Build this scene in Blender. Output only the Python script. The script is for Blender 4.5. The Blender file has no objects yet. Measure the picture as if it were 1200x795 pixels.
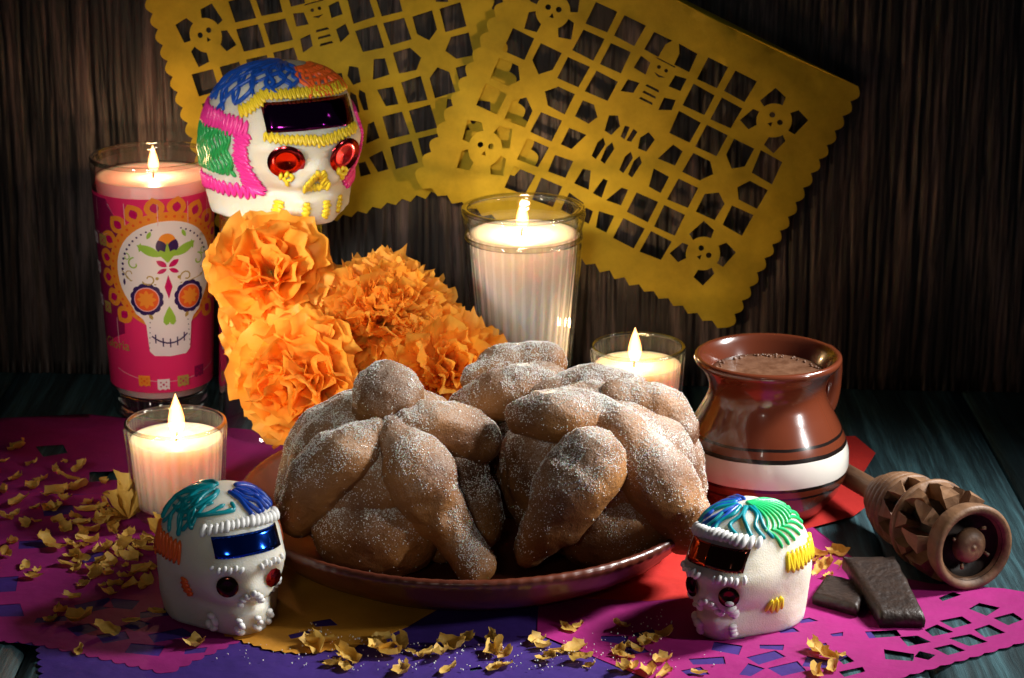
import bpy, bmesh, math, random
import numpy as np
from mathutils import Vector, Matrix, noise, Euler
from mathutils.geometry import delaunay_2d_cdt
from mathutils.bvhtree import BVHTree
random.seed(7)
S = 0.01                       # everything below is written in centimetres
PI = math.pi
R = math.radians
sc = bpy.context.scene
col = sc.collection
# ------------------------------------------------------------------ camera
CAMP, CAMH, CAMY, FPX = R(17.3), 40.0, -100.0, 85/36*1200
cd = bpy.data.cameras.new('camera'); cam = bpy.data.objects.new('camera', cd); col.objects.link(cam)
cam.location = (0, CAMY*S, CAMH*S); cam.rotation_euler = (R(90)-CAMP, 0, 0)
cd.lens = 85; cd.sensor_width = 36; cd.clip_start = .05; cd.clip_end = 20
cd.dof.use_dof = True; cd.dof.focus_distance = 0.985; cd.dof.aperture_fstop = 34
sc.camera = cam
# ------------------------------------------------------------------ world and lights
w = bpy.data.worlds.new('World'); sc.world = w; w.use_nodes = True
w.node_tree.nodes['Background'].inputs[0].default_value = (.55, .7, .8, 1)
w.node_tree.nodes['Background'].inputs[1].default_value = .022
def area(name, loc, target, sx, sy, power, color, spread=180):
    l = bpy.data.lights.new(name, 'AREA'); l.shape = 'RECTANGLE'; l.size = sx*S; l.size_y = sy*S
    l.energy = power; l.color = color; l.spread = R(spread)
    o = bpy.data.objects.new(name, l); col.objects.link(o)
    o.location = Vector(loc)*S
    o.rotation_euler = (Vector(target)-Vector(loc)).to_track_quat('-Z', 'Y').to_euler()
    return o
area('window_light', (50, 4, 46), (5, -8, 0), 9, 14, .52, (1, .97, .93), 40)
area('low_window', (59, -27, 29), (6, -6, 2), 3.6, 8, .11, (1, .98, .95), 40)
area('side_light', (-42, -36, 30), (-11, 10, 7), 7, 11, .105, (1, .90, .78), 18)
area('front_fill', (-14, -86, 44), (-8, 12, 11), 16, 16, .065, (1, .92, .80), 20)
sc.view_settings.view_transform = 'Standard'; sc.view_settings.look = 'None'
sc.view_settings.exposure = 0; sc.view_settings.gamma = 1
sc.cycles.max_bounces = 10; sc.cycles.transparent_max_bounces = 24
sc.cycles.caustics_reflective = False; sc.cycles.caustics_refractive = False
sc.cycles.sample_clamp_indirect = 3
sc.cycles.use_denoising = True

# ------------------------------------------------------------------ placing
def ray(px, py):
    a = (px-600)/FPX; b = (py-397.5)/FPX
    return Vector((a, math.cos(CAMP)-b*math.sin(CAMP), -math.sin(CAMP)-b*math.cos(CAMP)))
def at(px, py, z=0.):
    d = ray(px, py); t = (z-CAMH)/d.z
    return Vector((d.x*t, CAMY+d.y*t, z))
def aty(px, py, y):
    d = ray(px, py); t = (y-CAMY)/d.y
    return Vector((d.x*t, y, CAMH+d.z*t))
# ------------------------------------------------------------------ objects
def tagk(o, label=None, cat=None, group=None, kind=None):
    if label: o['label'] = label
    if cat: o['category'] = cat
    if group: o['group'] = group
    if kind: o['kind'] = kind
    return o
def thing(name, label, cat, loc=(0, 0, 0), rot=(0, 0, 0), group=None):
    o = bpy.data.objects.new(name, None); col.objects.link(o)
    o.location = Vector(loc)*S; o.rotation_euler = rot; o.empty_display_size = .01
    return tagk(o, label, cat, group)
def meshdata(name, vs, fs, mat, smooth=True):
    me = bpy.data.meshes.new(name)
    me.from_pydata([(v[0]*S, v[1]*S, v[2]*S) for v in vs], [], fs)
    if mat: me.materials.append(mat)
    if smooth: me.polygons.foreach_set('use_smooth', [True]*len(me.polygons))
    me.update()
    return me
def obj(name, data, parent=None, mat=None, smooth=True):
    if isinstance(data, tuple): data = meshdata(name, data[0], data[1], mat, smooth)
    o = bpy.data.objects.new(name, data); col.objects.link(o)
    if parent: o.parent = parent
    return o
def join(*ms):
    V = []; F = []
    for v, f in ms:
        k = len(V); V += list(v); F += [tuple(i+k for i in q) for q in f]
    return V, F
def fixn(o):
    bm = bmesh.new(); bm.from_mesh(o.data); bmesh.ops.recalc_face_normals(bm, faces=bm.faces); bm.to_mesh(o.data); bm.free(); return o
# ------------------------------------------------------------------ shapes
def lathe(prof, n=64, rad=None, close=True, cap=False):
    """prof: (r, z); rad(th, i, r, z) may change the radius"""
    V = []; F = []
    for i, (r, z) in enumerate(prof):
        for k in range(n):
            th = 2*PI*k/n; rr = rad(th, i, r, z) if rad else r
            V.append((rr*math.cos(th), rr*math.sin(th), z))
    m = len(prof)
    for i in range(m-1):
        for k in range(n):
            F.append((i*n+k, i*n+(k+1) % n, (i+1)*n+(k+1) % n, (i+1)*n+k))
    if cap:
        F.append(tuple(range(n))[::-1]); F.append(tuple((m-1)*n+k for k in range(n)))
    return V, F
def tube(pts, rad, n=8, taper=True, squash=1.):
    """rad: number or list"""
    pts = [Vector(p) for p in pts]; m = len(pts)
    rs = rad if isinstance(rad, (list, tuple)) else [rad]*m
    V = []; F = []; up = None
    for i in range(m):
        t = (pts[min(i+1, m-1)]-pts[max(i-1, 0)]).normalized()
        if up is None:
            up = Vector((0, 0, 1)) if abs(t.z) < .9 else Vector((1, 0, 0))
        s = t.cross(up)
        if s.length < 1e-4: s = t.orthogonal()
        s.normalize(); up = s.cross(t).normalized()
        for k in range(n):
            a = 2*PI*k/n
            V.append(pts[i]+s*math.cos(a)*rs[i]+up*math.sin(a)*rs[i]*squash)
    for i in range(m-1):
        for k in range(n):
            F.append((i*n+k, i*n+(k+1) % n, (i+1)*n+(k+1) % n, (i+1)*n+k))
    F.append(tuple(range(n))[::-1]); F.append(tuple((m-1)*n+k for k in range(n)))
    return V, F
def catmull(P, k=6):
    P = [Vector(p) for p in P]; out = []
    for i in range(len(P)-1):
        a = P[max(i-1, 0)]; b = P[i]; c = P[i+1]; d = P[min(i+2, len(P)-1)]
        for j in range(k):
            t = j/k
            out.append(.5*((2*b)+(c-a)*t+(2*a-5*b+4*c-d)*t*t+(3*b-a-3*c+d)*t**3))
    out.append(P[-1]); return out
def ball(c, r, n=12, m=8, rot=None):
    V = []; F = []; r = (r, r, r) if not isinstance(r, (tuple, list)) else r
    V.append(Vector((0, 0, r[2])))
    for i in range(1, m):
        for k in range(n):
            a = PI*i/m; b = 2*PI*k/n
            V.append(Vector((r[0]*math.sin(a)*math.cos(b), r[1]*math.sin(a)*math.sin(b), r[2]*math.cos(a))))
    V.append(Vector((0, 0, -r[2])))
    for k in range(n): F.append((0, 1+k, 1+(k+1) % n))
    for i in range(m-2):
        for k in range(n):
            F.append((1+i*n+k, 1+(i+1)*n+k, 1+(i+1)*n+(k+1) % n, 1+i*n+(k+1) % n))
    e = len(V)-1
    for k in range(n): F.append((e, 1+(m-2)*n+(k+1) % n, 1+(m-2)*n+k))
    if rot is not None: V = [rot @ v for v in V]
    return [v+Vector(c) for v in V], F
def box(x0, x1, y0, y1, z0, z1):
    return ([(x0, y0, z0), (x1, y0, z0), (x1, y1, z0), (x0, y1, z0), (x0, y0, z1), (x1, y0, z1), (x1, y1, z1), (x0, y1, z1)],
            [(3, 2, 1, 0), (4, 5, 6, 7), (0, 1, 5, 4), (1, 2, 6, 5), (2, 3, 7, 6), (3, 0, 4, 7)])
def cut_sheet(outline, holes, step, mp):
    """flat sheet with real holes; mp maps (u, v) to a point"""
    loops = [outline]+list(holes); vs = []; es = []
    for L in loops:
        k = len(vs); vs += [Vector((p[0], p[1])) for p in L]; n = len(L)
        es += [(k+i, k+(i+1) % n) for i in range(n)]
    A = np.array([v[:] for v in vs]); x0, y0 = A.min(0); x1, y1 = A.max(0)
    if step:
        for gx in np.arange(x0+step*.5, x1, step):
            for gy in np.arange(y0+step*.5, y1, step):
                vs.append(Vector((gx+random.uniform(-.08, .08)*step, gy+random.uniform(-.08, .08)*step)))
    r = delaunay_2d_cdt(vs, es, [], 0, 1e-5)
    V2 = np.array([v[:] for v in r[0]]); T = np.array([f for f in r[2] if len(f) == 3])
    C = V2[T].mean(1); inside = np.zeros(len(C), bool)
    for L in loops:
        P = np.array([(p[0], p[1]) for p in L]); Q = np.roll(P, -1, 0)
        for (ax, ay), (bx, by) in zip(P, Q):
            if ay == by: continue
            c = ((ay > C[:, 1]) != (by > C[:, 1])) & (C[:, 0] < (bx-ax)*(C[:, 1]-ay)/(by-ay)+ax)
            inside ^= c
    T = T[inside]
    a = V2[T[:, 1]]-V2[T[:, 0]]; b = V2[T[:, 2]]-V2[T[:, 0]]
    flip = (a[:, 0]*b[:, 1]-a[:, 1]*b[:, 0]) < 0
    T[flip] = T[flip][:, ::-1]
    used = np.unique(T); m = {int(u): i for i, u in enumerate(used)}
    return [mp(float(V2[u][0]), float(V2[u][1])) for u in used], [tuple(m[int(i)] for i in t) for t in T]
def nz(x, y=0, z=0, s=0): return noise.noise(Vector((x+s*13.7, y+s*7.1, z-s*3.3)))
# ------------------------------------------------------------------ materials
def M(name, color=(.5, .5, .5), rough=.5, **k):
    m = bpy.data.materials.new(name); m.use_nodes = True; nt = m.node_tree; N = nt.nodes; b = N['Principled BSDF']
    b.inputs['Base Color'].default_value = (*color, 1); b.inputs['Roughness'].default_value = rough
    for key, v in k.items():
        if key in ('var', 'bump', 'bscale', 'vscale', 'stretch', 'col2', 'transl', 'speck'): continue
        b.inputs[key.replace('_', ' ')].default_value = v
    tc = N.new('ShaderNodeTexCoord'); mp = N.new('ShaderNodeMapping'); nt.links.new(tc.outputs['Object'], mp.inputs[0])
    mp.inputs['Scale'].default_value = k.get('stretch', (1, 1, 1))
    if 'col2' in k:
        n = N.new('ShaderNodeTexNoise'); n.inputs['Scale'].default_value = k.get('vscale', 60); n.inputs['Detail'].default_value = 6
        n.inputs['Roughness'].default_value = .65
        nt.links.new(mp.outputs[0], n.inputs['Vector'])
        r = N.new('ShaderNodeValToRGB'); r.color_ramp.elements[0].position = .35; r.color_ramp.elements[1].position = .65
        r.color_ramp.elements[0].color = (*color, 1); r.color_ramp.elements[1].color = (*k['col2'], 1)
        nt.links.new(n.outputs[0], r.inputs[0]); nt.links.new(r.outputs[0], b.inputs['Base Color'])
    if 'bump' in k:
        n = N.new('ShaderNodeTexNoise'); n.inputs['Scale'].default_value = k.get('bscale', 300); n.inputs['Detail'].default_value = 4
        nt.links.new(mp.outputs[0], n.inputs['Vector'])
        bp = N.new('ShaderNodeBump'); bp.inputs['Strength'].default_value = k['bump']; bp.inputs['Distance'].default_value = .001
        nt.links.new(n.outputs[0], bp.inputs['Height']); nt.links.new(bp.outputs[0], b.inputs['Normal'])
    if 'transl' in k:
        t = N.new('ShaderNodeBsdfTranslucent'); mx = N.new('ShaderNodeMixShader'); mx.inputs[0].default_value = k['transl']
        out = N['Material Output']
        src = b.inputs['Base Color'].links[0].from_socket if b.inputs['Base Color'].links else None
        if src: nt.links.new(src, t.inputs[0])
        else: t.inputs[0].default_value = (*color, 1)
        nt.links.new(b.outputs[0], mx.inputs[1]); nt.links.new(t.outputs[0], mx.inputs[2]); nt.links.new(mx.outputs[0], out.inputs[0])
    return m
def glass(name, tint=(1, 1, 1), gain=1.0):
    m = bpy.data.materials.new(name); m.use_nodes = True; nt = m.node_tree; N = nt.nodes; N.clear()
    t = N.new('ShaderNodeBsdfTransparent'); t.inputs[0].default_value = (*tint, 1)
    g = N.new('ShaderNodeBsdfGlossy'); g.inputs['Roughness'].default_value = .03
    f = N.new('ShaderNodeLayerWeight'); f.inputs[0].default_value = .5
    pw = N.new('ShaderNodeMath'); pw.operation = 'POWER'; pw.inputs[1].default_value = 2.8; nt.links.new(f.outputs['Facing'], pw.inputs[0])
    mu = N.new('ShaderNodeMath'); mu.operation = 'MULTIPLY_ADD'; mu.inputs[1].default_value = .75*gain; mu.inputs[2].default_value = .035*gain; mu.use_clamp = True
    mx = N.new('ShaderNodeMixShader'); o = N.new('ShaderNodeOutputMaterial')
    nt.links.new(pw.outputs[0], mu.inputs[0]); nt.links.new(mu.outputs[0], mx.inputs[0])
    nt.links.new(t.outputs[0], mx.inputs[1]); nt.links.new(g.outputs[0], mx.inputs[2]); nt.links.new(mx.outputs[0], o.inputs[0])
    return m
def flame_mat():
    m = bpy.data.materials.new('flame'); m.use_nodes = True; nt = m.node_tree; N = nt.nodes; N.clear()
    t = N.new('ShaderNodeBsdfTransparent'); e = N.new('ShaderNodeEmission'); a = N.new('ShaderNodeAddShader'); o = N.new('ShaderNodeOutputMaterial')
    lw = N.new('ShaderNodeLayerWeight'); lw.inputs[0].default_value = .45
    r = N.new('ShaderNodeValToRGB'); r.color_ramp.elements[0].color = (1, .62, .25, 1); r.color_ramp.elements[1].color = (.9, .22, .02, 1)
    e.inputs[1].default_value = 2.2
    nt.links.new(lw.outputs['Facing'], r.inputs[0]); nt.links.new(r.outputs[0], e.inputs[0])
    nt.links.new(t.outputs[0], a.inputs[0]); nt.links.new(e.outputs[0], a.inputs[1]); nt.links.new(a.outputs[0], o.inputs[0])
    return m
def wood_mat(name, c0, c1, c2, axis, rough=.45, gs=90, bump=.6, spec=.5):
    """grain runs along axis (0 x, 1 y, 2 z)"""
    m = bpy.data.materials.new(name); m.use_nodes = True; nt = m.node_tree; N = nt.nodes; b = N['Principled BSDF']; L = nt.links.new
    tc = N.new('ShaderNodeTexCoord'); geo = N.new('ShaderNodeNewGeometry')
    mp = N.new('ShaderNodeMapping'); s = [1, 1, 1]; s[axis] = .035 if axis == 1 else .06; mp.inputs['Scale'].default_value = s
    wn = N.new('ShaderNodeTexNoise'); wn.inputs['Scale'].default_value = 14; L(tc.outputs['Object'], wn.inputs['Vector'])
    wm = N.new('ShaderNodeVectorMath'); wm.operation = 'MULTIPLY_ADD'; wm.inputs[1].default_value = (.006, .006, .006); L(wn.outputs['Color'], wm.inputs[0]); L(tc.outputs['Object'], wm.inputs[2])
    L(wm.outputs[0], mp.inputs[0])
    n1 = N.new('ShaderNodeTexNoise'); n1.inputs['Scale'].default_value = gs*3; n1.inputs['Detail'].default_value = 8; n1.inputs['Roughness'].default_value = .7
    n2 = N.new('ShaderNodeTexNoise'); n2.inputs['Scale'].default_value = gs; n2.inputs['Detail'].default_value = 4
    L(mp.outputs[0], n1.inputs['Vector']); L(mp.outputs[0], n2.inputs['Vector'])
    mx = N.new('ShaderNodeMix'); mx.data_type = 'FLOAT'; mx.inputs[0].default_value = .5
    L(n1.outputs[0], mx.inputs[2]); L(n2.outputs[0], mx.inputs[3])
    r = N.new('ShaderNodeValToRGB'); e = r.color_ramp.elements
    e[0].position = .36; e[0].color = (*c0, 1); e[1].position = .66; e[1].color = (*c2, 1)
    k = e.new(.5); k.color = (*c1, 1)
    L(mx.outputs[0], r.inputs[0]); L(r.outputs[0], b.inputs['Base Color'])
    bp = N.new('ShaderNodeBump'); bp.inputs['Strength'].default_value = bump; bp.inputs['Distance'].default_value = .0012
    L(mx.outputs[0], bp.inputs['Height']); L(bp.outputs[0], b.inputs['Normal'])
    b.inputs['Roughness'].default_value = rough; b.inputs['Specular IOR Level'].default_value = spec
    return m
m_wall = wood_mat('dark_ribbed_wood', (.003, .0026, .0027), (.013, .0105, .0102), (.15, .108, .098), 2, rough=.48, gs=85, bump=1.0)
m_plank = wood_mat('teal_stained_wood', (.006, .014, .018), (.022, .055, .066), (.07, .175, .205), 1, rough=.5, gs=170, bump=1.0)
m_glass = glass('clear_glass', (.985, .985, .98), 1.0)
m_lip = glass('lip_glass', (.93, .94, .93), 2.6)
m_rim = M('refracting_glass', (.97, .98, .97), .02, Transmission_Weight=1.0, IOR=1.47)
m_glass_thick = glass('thick_glass', (.95, .96, .95), 1.6)
m_flame = flame_mat()
m_wick = M('burnt_wick', (.015, .01, .008), .8)
m_wax_white = M('white_wax', (.95, .91, .84), .38, Subsurface_Weight=1.0, Subsurface_Radius=(1, .68, .45), Subsurface_Scale=.015)
m_wax_peach = M('peach_wax', (.95, .72, .54), .4, Subsurface_Weight=1.0, Subsurface_Radius=(1, .55, .3), Subsurface_Scale=.016)
m_wax_pink = M('pink_wax', (.93, .52, .50), .35, Subsurface_Weight=1.0, Subsurface_Radius=(1, .35, .3), Subsurface_Scale=.010)
m_sugar = M('pressed_sugar', (.74, .69, .57), .42, Subsurface_Weight=1.0, Subsurface_Radius=(1, .8, .55), Subsurface_Scale=.009, bump=.3, bscale=1500)
def icing(n, c): return M(n, c, .32, bump=.15, bscale=500, Subsurface_Weight=.15, Subsurface_Radius=(1, 1, 1), Subsurface_Scale=.001)
ic_white = icing('white_icing', (.85, .85, .83)); ic_yel = icing('yellow_icing', (.85, .62, .03)); ic_teal = icing('teal_icing', (.0, .25, .30))
ic_blue = icing('blue_icing', (.005, .05, .35)); ic_or = icing('orange_icing', (.85, .13, .02)); ic_pink = icing('pink_icing', (.85, .04, .33))
ic_green = icing('green_icing', (.02, .32, .08)); ic_dblue = icing('deep_blue_icing', (.01, .08, .45)); ic_mint = icing('bright_green_icing', (.02, .5, .16))
def foil(n, c, r=.12): return M(n, c, r, Metallic=1.0, bump=.04, bscale=120)
fo_blue = foil('blue_foil', (.01, .07, .55)); fo_purple = foil('purple_foil', (.13, .01, .13), .08); fo_red = foil('red_foil', (.65, .05, .06), .15)
fo_black = foil('bronze_foil', (.10, .03, .02), .12); fo_orange = foil('orange_foil', (.75, .09, .02), .1)
def paper(n, c, c2, t=.25): return M(n, c, .72, col2=c2, vscale=38, transl=t, bump=.45, bscale=150)
p_yel = paper('yellow_tissue', (.50, .37, .010), (.72, .55, .025), .32)
p_mag = paper('magenta_tissue', (.31, .003, .15), (.39, .005, .19), .12)
p_pur = paper('plum_tissue', (.28, .005, .15), (.34, .008, .18), .12)
p_blue = paper('violet_tissue', (.035, .009, .17), (.05, .013, .22), .12)
p_or = paper('ochre_tissue', (.58, .24, .015), (.68, .30, .02), .12)
p_red = paper('red_tissue', (.48, .012, .01), (.58, .02, .012), .12)
p_green = paper('green_tissue', (.01, .35, .10), (.02, .4, .12), .12)
m_flower = M('orange_tissue', (1, .40, .016), .55, col2=(1, .68, .14), vscale=40, transl=.55, bump=.35, bscale=140)
m_petal = M('dried_petal', (.68, .38, .05), .62, col2=(.86, .58, .14), vscale=150, transl=.3, bump=.4, bscale=260)
m_stem = M('green_wire', (.03, .10, .02), .5)
m_choc = M('dark_chocolate', (.014, .007, .005), .45, col2=(.032, .017, .011), vscale=220, bump=.5, bscale=420)
m_clay = M('brown_glazed_clay', (.075, .016, .009), .34, col2=(.13, .03, .013), vscale=40, bump=.2, bscale=90, Coat_Weight=.25, Coat_Roughness=.2)
m_molin = M('turned_wood', (.07, .03, .014), .55, col2=(.24, .125, .06), vscale=70, stretch=(1, 1, .2), bump=.35, bscale=300)
m_burn = M('burnt_wood', (.012, .008, .007), .6, col2=(.035, .022, .016), vscale=90, bump=.3, bscale=300)
m_grain = M('sugar_grain', (.92, .90, .86), .25, Subsurface_Weight=.2, Subsurface_Scale=.0005)
def bread_mat():
    m = bpy.data.materials.new('sugared_crust'); m.use_nodes = True; nt = m.node_tree; N = nt.nodes; b = N['Principled BSDF']; L = nt.links.new
    tc = N.new('ShaderNodeTexCoord'); geo = N.new('ShaderNodeNewGeometry')
    n1 = N.new('ShaderNodeTexNoise'); n1.inputs['Scale'].default_value = 32; n1.inputs['Detail'].default_value = 5; L(tc.outputs['Object'], n1.inputs['Vector'])
    r1 = N.new('ShaderNodeValToRGB'); e = r1.color_ramp.elements; e[0].position = .32; e[0].color = (.09, .026, .005, 1); e[1].position = .72; e[1].color = (.40, .17, .040, 1)
    L(n1.outputs[0], r1.inputs[0])
    # dusting: more where the crust faces up
    sx = N.new('ShaderNodeSeparateXYZ'); L(geo.outputs['Normal'], sx.inputs[0])
    up = N.new('ShaderNodeMapRange'); up.inputs[1].default_value = -.6; up.inputs[2].default_value = 1.0; up.inputs[3].default_value = -.22; up.inputs[4].default_value = .15
    L(sx.outputs['Z'], up.inputs[0])
    n2 = N.new('ShaderNodeTexNoise'); n2.inputs['Scale'].default_value = 1500; n2.inputs['Detail'].default_value = 3; n2.inputs['Roughness'].default_value = .7; L(tc.outputs['Object'], n2.inputs['Vector'])
    n3 = N.new('ShaderNodeTexNoise'); n3.inputs['Scale'].default_value = 70; n3.inputs['Detail'].default_value = 4; L(tc.outputs['Object'], n3.inputs['Vector'])
    a = N.new('ShaderNodeMath'); a.operation = 'ADD'; L(n2.outputs[0], a.inputs[0]); L(up.outputs[0], a.inputs[1])
    s = N.new('ShaderNodeMath'); s.operation = 'MULTIPLY_ADD'; s.inputs[1].default_value = .40; L(n3.outputs[0], s.inputs[0]); L(a.outputs[0], s.inputs[2])
    r2 = N.new('ShaderNodeValToRGB'); e = r2.color_ramp.elements; e[0].position = .66; e[0].color = (0, 0, 0, 1); e[1].position = .95; e[1].color = (.52, .52, .52, 1)
    L(s.outputs[0], r2.inputs[0])
    mx = N.new('ShaderNodeMix'); mx.data_type = 'RGBA'; L(r2.outputs[0], mx.inputs[0]); L(r1.outputs[0], mx.inputs[6]); mx.inputs[7].default_value = (.66, .58, .50, 1)
    L(mx.outputs[2], b.inputs['Base Color'])
    b.inputs['Roughness'].default_value = .55
    bp = N.new('ShaderNodeBump'); bp.inputs['Strength'].default_value = .6; bp.inputs['Distance'].default_value = .0006; L(s.outputs[0], bp.inputs['Height'])
    n4 = N.new('ShaderNodeTexNoise'); n4.inputs['Scale'].default_value = 130; n4.inputs['Detail'].default_value = 5; L(tc.outputs['Object'], n4.inputs['Vector'])
    bp2 = N.new('ShaderNodeBump'); bp2.inputs['Strength'].default_value = .9; bp2.inputs['Distance'].default_value = .002; L(n4.outputs[0], bp2.inputs['Height']); L(bp.outputs[0], bp2.inputs['Normal'])
    L(bp2.outputs[0], b.inputs['Normal'])
    return m
m_bread = bread_mat()
def jar_mat():
    m = bpy.data.materials.new('banded_glaze'); m.use_nodes = True; nt = m.node_tree; N = nt.nodes; b = N['Principled BSDF']; L = nt.links.new
    tc = N.new('ShaderNodeTexCoord'); sp = N.new('ShaderNodeSeparateXYZ'); L(tc.outputs['Object'], sp.inputs[0])
    n = N.new('ShaderNodeTexNoise'); n.inputs['Scale'].default_value = 60; L(tc.outputs['Object'], n.inputs['Vector'])
    wob = N.new('ShaderNodeMath'); wob.operation = 'MULTIPLY_ADD'; wob.inputs[1].default_value = .0009; L(n.outputs[0], wob.inputs[0]); L(sp.outputs['Z'], wob.inputs[2])
    dv = N.new('ShaderNodeMath'); dv.operation = 'DIVIDE'; dv.inputs[1].default_value = .08; L(wob.outputs[0], dv.inputs[0])
    r = N.new('ShaderNodeValToRGB'); r.color_ramp.interpolation = 'CONSTANT'; e = r.color_ramp.elements
    br = (.145, .032, .013, 1); bl = (.012, .007, .006, 1); wh = (.80, .77, .70, 1)
    stops = [(0, br), (1.60, bl), (1.72, br), (2.02, bl), (2.18, wh), (3.34, bl), (3.52, br), (3.82, bl), (3.94, br)]
    e[0].position = 0; e[0].color = br; e[1].position = stops[1][0]/8; e[1].color = bl
    for z, c in stops[2:]:
        q = e.new(z/8); q.color = c
    L(dv.outputs[0], r.inputs[0]); L(r.outputs[0], b.inputs['Base Color'])
    b.inputs['Roughness'].default_value = .22; b.inputs['IOR'].default_value = 1.55; b.inputs['Coat Weight'].default_value = .8; b.inputs['Coat Roughness'].default_value = .04
    bp = N.new('ShaderNodeBump'); bp.inputs['Strength'].default_value = .12; bp.inputs['Distance'].default_value = .001; L(n.outputs[0], bp.inputs['Height']); L(bp.outputs[0], b.inputs['Normal'])
    return m
m_jar = jar_mat()
m_drink = M('hot_chocolate', (.13, .055, .028), .35, col2=(.24, .12, .07), vscale=160, bump=.3, bscale=300)

# ================================================================== SETTING
def wally(x): return 20.6-.063*x
def build_wall():
    xs = np.arange(-62, 62, .085); zs = np.concatenate([[0], np.arange(.8, 46, 1.1)]); V = []; F = []
    for z in zs:
        for x in xs:
            wx = x+.35*nz(x*.12, 0, z*.06, 3)+.07*nz(x*.9, 2, z*.35, 6)
            d = nz(wx*2.2, z*.07, 1)*.15+nz(wx*5.6, z*.28, 5)*.11+nz(wx*.5, z*.02, 9)*.10+nz(wx*4, z*1.1, 12)*.05
            d = -abs(d)*1.5
            V.append((x, wally(x)+.1-d*-1.0*-1, z))
    n = len(xs)
    for i in range(len(zs)-1):
        for k in range(n-1): F.append((i*n+k, i*n+k+1, (i+1)*n+k+1, (i+1)*n+k))
    # back and sides give it thickness
    o = obj('wall', (V, F), None, m_wall); o['kind'] = 'structure'
    md = o.modifiers.new('s', 'SOLIDIFY'); md.thickness = .015; md.offset = -1
    return o
build_wall()
tt = obj('table', box(-62, 62, -34, 27, -3.2, -1.6), None, m_plank, False); tt['kind'] = 'structure'
x = -61.8; i = 0
pk = [6.9, 7.3, 7.0, 7.2]
while x < 61:
    wd = pk[i % 4]
    V = []; F = []; ny = 40; nx = 12
    for a in range(ny+1):
        for b in range(nx+1):
            yy = -33.5+a*60/ny; t = b/nx
            xx = x+.06+t*(wd-.12)
            e = min(t, 1-t)*wd
            zz = -.005-.22*math.exp(-e*9) + .03*nz(xx*1.6, yy*.05, 0, i)*(1 if e > .2 else .3)
            V.append((xx, yy, zz-.02))
    for a in range(ny):
        for b in range(nx):
            k = a*(nx+1)+b; F.append((k, k+1, k+nx+2, k+nx+1))
    k0 = len(V)
    for a in (0, ny):
        for b in (0, nx): V.append((V[a*(nx+1)+b][0], V[a*(nx+1)+b][1], -1.6))
    per = [b for b in range(nx+1)]; F.append(tuple(per[::-1]+[k0, k0+1]))
    per = [ny*(nx+1)+b for b in range(nx+1)]; F.append(tuple(per+[k0+3, k0+2]))
    per = [a*(nx+1) for a in range(ny+1)]; F.append(tuple(per+[k0+2, k0]))
    per = [a*(nx+1)+nx for a in range(ny+1)]; F.append(tuple(per[::-1]+[k0+1, k0+3]))
    o = obj('plank', (V, F), tt, m_plank); x += wd; i += 1
tt.location = (0, 0, 0)

# ================================================================== CUT PAPER
def zig(P, kind='scallop', pitch=.62, amp=.2, seg=4):
    """decorate the sides of a closed polygon"""
    out = []; n = len(P)
    for i in range(n):
        a = Vector(P[i][:2]); b = Vector(P[(i+1) % n][:2]); d = b-a; L = d.length
        kd = P[i][2] if len(P[i]) > 2 else kind
        if kd is None: out.append(a); continue
        m = max(1, round(L/pitch)); nn = Vector((d.y, -d.x)).normalized()
        for j in range(m):
            if kd == 'zig':
                out.append(a+d*(j/m)); out.append(a+d*((j+.5)/m)+nn*amp*random.uniform(.8, 1.15))
            else:
                for q in range(seg):
                    t = (j+q/seg)/m; out.append(a+d*t+nn*amp*abs(math.sin(PI*q/seg)))
    return out
def circ(x, y, r, n=10, sx=1., a0=0): return [(x+r*sx*math.cos(a0+2*PI*k/n), y+r*math.sin(a0+2*PI*k/n)) for k in range(n)]
def quad(cx, cy, sx, sy, a=0, j=.05):
    P = []
    for dx, dy in ((-1, -1), (1, -1), (1, 1), (-1, 1)):
        x = dx*sx/2+random.uniform(-j, j); y = dy*sy/2+random.uniform(-j, j)
        P.append((cx+x*math.cos(a)-y*math.sin(a), cy+x*math.sin(a)+y*math.cos(a)))
    return P
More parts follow.
